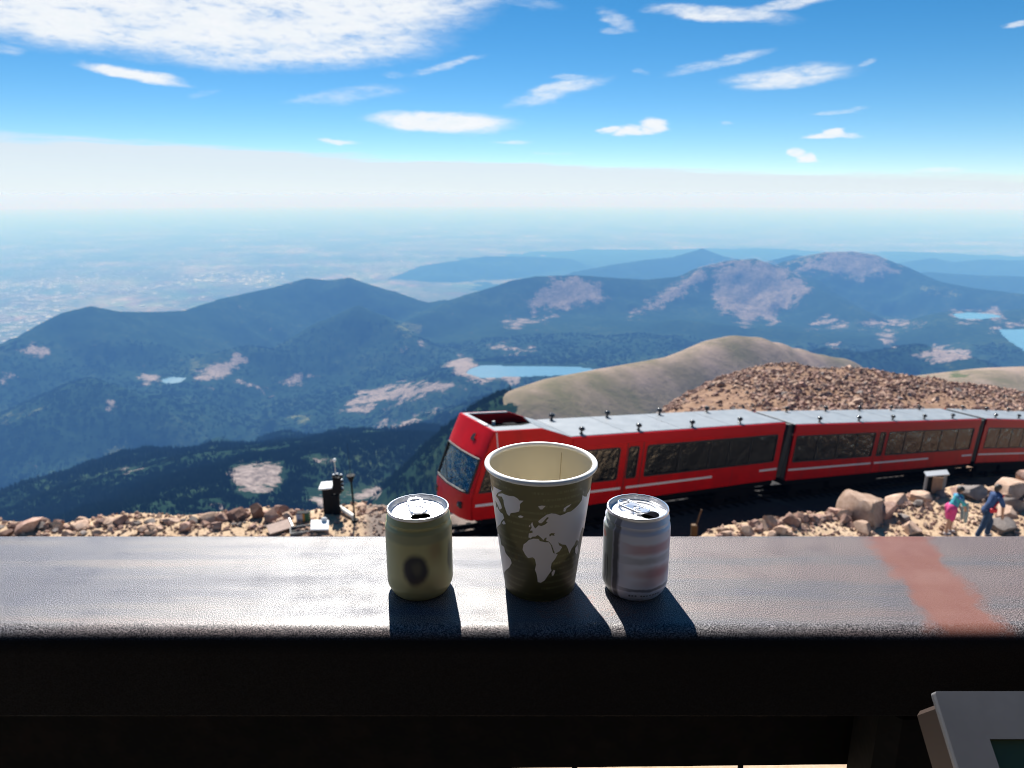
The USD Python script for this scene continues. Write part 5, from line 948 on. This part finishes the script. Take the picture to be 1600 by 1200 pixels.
M_teal = plain('teal_blue_cloth', (.05, .42, .42), .85, c2=(.06, .16, .34), scale=9., lo=.42, hi=.58); M_pink = plain('pink_cloth', (.62, .05, .22), .85, c2=(.50, .04, .16), scale=8.); M_pale = plain('grey_teal_cloth', (.22, .30, .30), .9, c2=(.33, .37, .35), scale=14.); M_navy = plain('blue_shirt_cloth', (.035, .085, .22), .85, c2=(.02, .045, .12), scale=7.); M_jean = plain('denim', (.02, .055, .12), .9, c2=(.012, .035, .08), scale=10.); M_redb = plain('red_bag_cloth', (.55, .015, .03), .6); M_shoe = plain('pale_shoe', (.5, .46, .44), .7); M_eye = plain('eye', (.02, .015, .012), .2)
def eyes(t, P):
    for q in (-1, 1): part(t, 'eye', trimesh.creation.icosphere(1, .011).apply_translation(P(.078, q * .034, .012)), M_eye, True)
def hairdo(t, c, P, longer=False):
    h = hull([((*P(-.03, 0, .045), .096), (*P(.025, 0, .055), .085)), ((*P(-.05, 0, .02), .085), (*P(-.055, 0, -.05), .055 if not longer else .07))]); part(t, 'hair', flesh(h, .025, 4), M_hair, 60)
# walker in teal and pink: leaning towards the right, bare legs
p = gp(1480, 833.5)
A = thing('person', 'person in teal top and pink wrap with bare legs, leaning forward near the sign frame', 'person', 'walkers on the summit path', place(*p))
o, P = head((.20, .02, 1.49), (.85, .25, -.35), (.25, 0, 1), None)
body = o + chain((.175, .01, 1.39, .05), (.145, .0, 1.28, .06)) + chain((.16, 0, 1.26, .115), (.06, 0, 1.02, .115), (-.02, 0, .84, .135))
for y, fx, kx in ((-.09, -.11, -.07), (.09, .13, .10)): body += chain((-.02 + .0, y, .82, .10), (kx, y, .46, .062), (fx, y, .09, .042), (fx + .02, y, .06, .045)) + hull([((fx - .02, y, .045, .042), (fx + .13, y - .01, .03, .03))])
for y, e, w in ((-.17, (.26, -.24, 1.02), (.36, -.20, .80)), (.17, (.28, .20, 1.00), (.38, .14, .80))):
    body += chain((.16, y, 1.26, .052), (*e, .042), (*w, .03)); d = np.array(w) - np.array(e); body += hand(w, d, (1, 0, .3))
part(A, 'body', flesh(body, .028, 6), M_skin, 60)
part(A, 'shirt', flesh(chain((.165, -.02, 1.27, .135), (.16, .02, 1.25, .135), (.06, -.02, 1.03, .137), (.0, .0, .90, .15)) + chain((.16, -.16, 1.265, .072), (.235, -.215, 1.10, .062)) + chain((.16, .16, 1.265, .072), (.24, .19, 1.10, .062)), .03, 5), M_teal, 60)
part(A, 'pink_wrap', flesh(hull([((-.02, -.06, .90, .16), (-.01, -.06, .58, .13)), ((-.02, .06, .90, .15), (.02, .06, .58, .13)), ((-.14, -.10, .90, .06), (-.18, -.12, .80, .05))]), .03, 4), M_pink, 60)
for fx, y in ((-.11, -.09), (.13, .09)): part(A, 'shoe', flesh(hull([((fx - .03, y, .045, .05), (fx + .14, y - .01, .035, .038))]), .025, 3), M_shoe, 60)
hairdo(A, None, P); eyes(A, P)
B = thing('jacket', 'grey teal jacket hanging from the hands of the person in pink', 'jacket', None, place(*p)); part(B, 'cloth', flesh(hull([((.36, -.18, .90, .06), (.42, -.14, .48, .05)), ((.40, .1, .88, .05), (.44, .08, .5, .05)), ((.36, -.18, 1.12, .04), (.36, -.18, .85, .06))]), .03, 4), M_pale, 60); part(B, 'sleeve', flesh(hull([((.33, -.22, .85, .04), (.34, -.22, .56, .035))]), .03, 3), M_pale, 60)
# walker in blue: striding to the right with a red bag across the back
p = gp(1535, 839)
A = thing('person', 'person in blue shirt and jeans, striding with a red bag across the back', 'person', 'walkers on the summit path', place(*p))
o, P = head((.235, .03, 1.66), (.9, .35, -.15), (.15, 0, 1), None)
body = o + chain((.215, .02, 1.55, .055), (.19, .0, 1.44, .07)) + chain((.20, 0, 1.41, .13), (.08, 0, 1.15, .125), (.0, 0, .92, .14))
body += chain((.0, -.09, .9, .105), (-.10, -.09, .48, .068), (-.24, -.09, .12, .045)) + hull([((-.26, -.09, .08, .045), (-.10, -.10, .04, .035))])
body += chain((.02, .09, .9, .105), (.22, .08, .50, .07), (.18, .08, .09, .046)) + hull([((.16, .08, .05, .045), (.32, .08, .035, .033))])
for y, e, w in ((-.20, (.28, -.27, 1.14), (.30, -.27, .88)), (.20, (.20, .26, 1.13), (.34, .24, .92))):
    body += chain((.20, y, 1.40, .06), (*e, .046), (*w, .033)); d = np.array(w) - np.array(e); body += hand(w, d, (1, 0, .2))
part(A, 'body', flesh(body, .028, 6), M_skin, 60)
part(A, 'shirt', flesh(chain((.21, -.03, 1.42, .15), (.20, .03, 1.40, .15), (.08, -.02, 1.15, .15), (.0, 0, .93, .16)) + chain((.20, -.19, 1.41, .08), (.275, -.265, 1.20, .068)) + chain((.20, .19, 1.41, .08), (.205, .25, 1.20, .068)), .03, 5), M_navy, 60)
part(A, 'jeans', flesh(chain((.0, -.08, .92, .135), (.0, -.09, .84, .125), (-.10, -.09, .48, .088), (-.235, -.09, .13, .075)) + chain((.0, .08, .92, .135), (.03, .09, .84, .125), (.22, .08, .50, .09), (.18, .08, .12, .078)) + hull([((0, -.07, .92, .13), (0, .07, .92, .13))]), .03, 5), M_jean, 60)
for fx, y, z in ((-.25, -.09, .06), (.17, .08, .045)): part(A, 'shoe', flesh(hull([((fx - .02, y, z, .05), (fx + .15, y, z - .012, .037))]), .025, 3), M_shoe, 60)
hairdo(A, None, P, True); eyes(A, P)
bag = thing('shoulder_bag', 'red pouch on a diagonal strap across the back of the blue shirt', 'bag', None, place(*p))
part(bag, 'strap', cat(*[rod(a, b, .022, n=8) for a, b in zip([(.30, -.17, 1.52), (.24, -.195, 1.40), (.13, -.185, 1.22), (.03, -.18, 1.05)][:-1], [(.24, -.195, 1.40), (.13, -.185, 1.22), (.03, -.18, 1.05)])]), M_redb)
part(bag, 'pouch', bevel_box(-.06, .15, -.26, -.165, .94, 1.09, .03), M_redb)
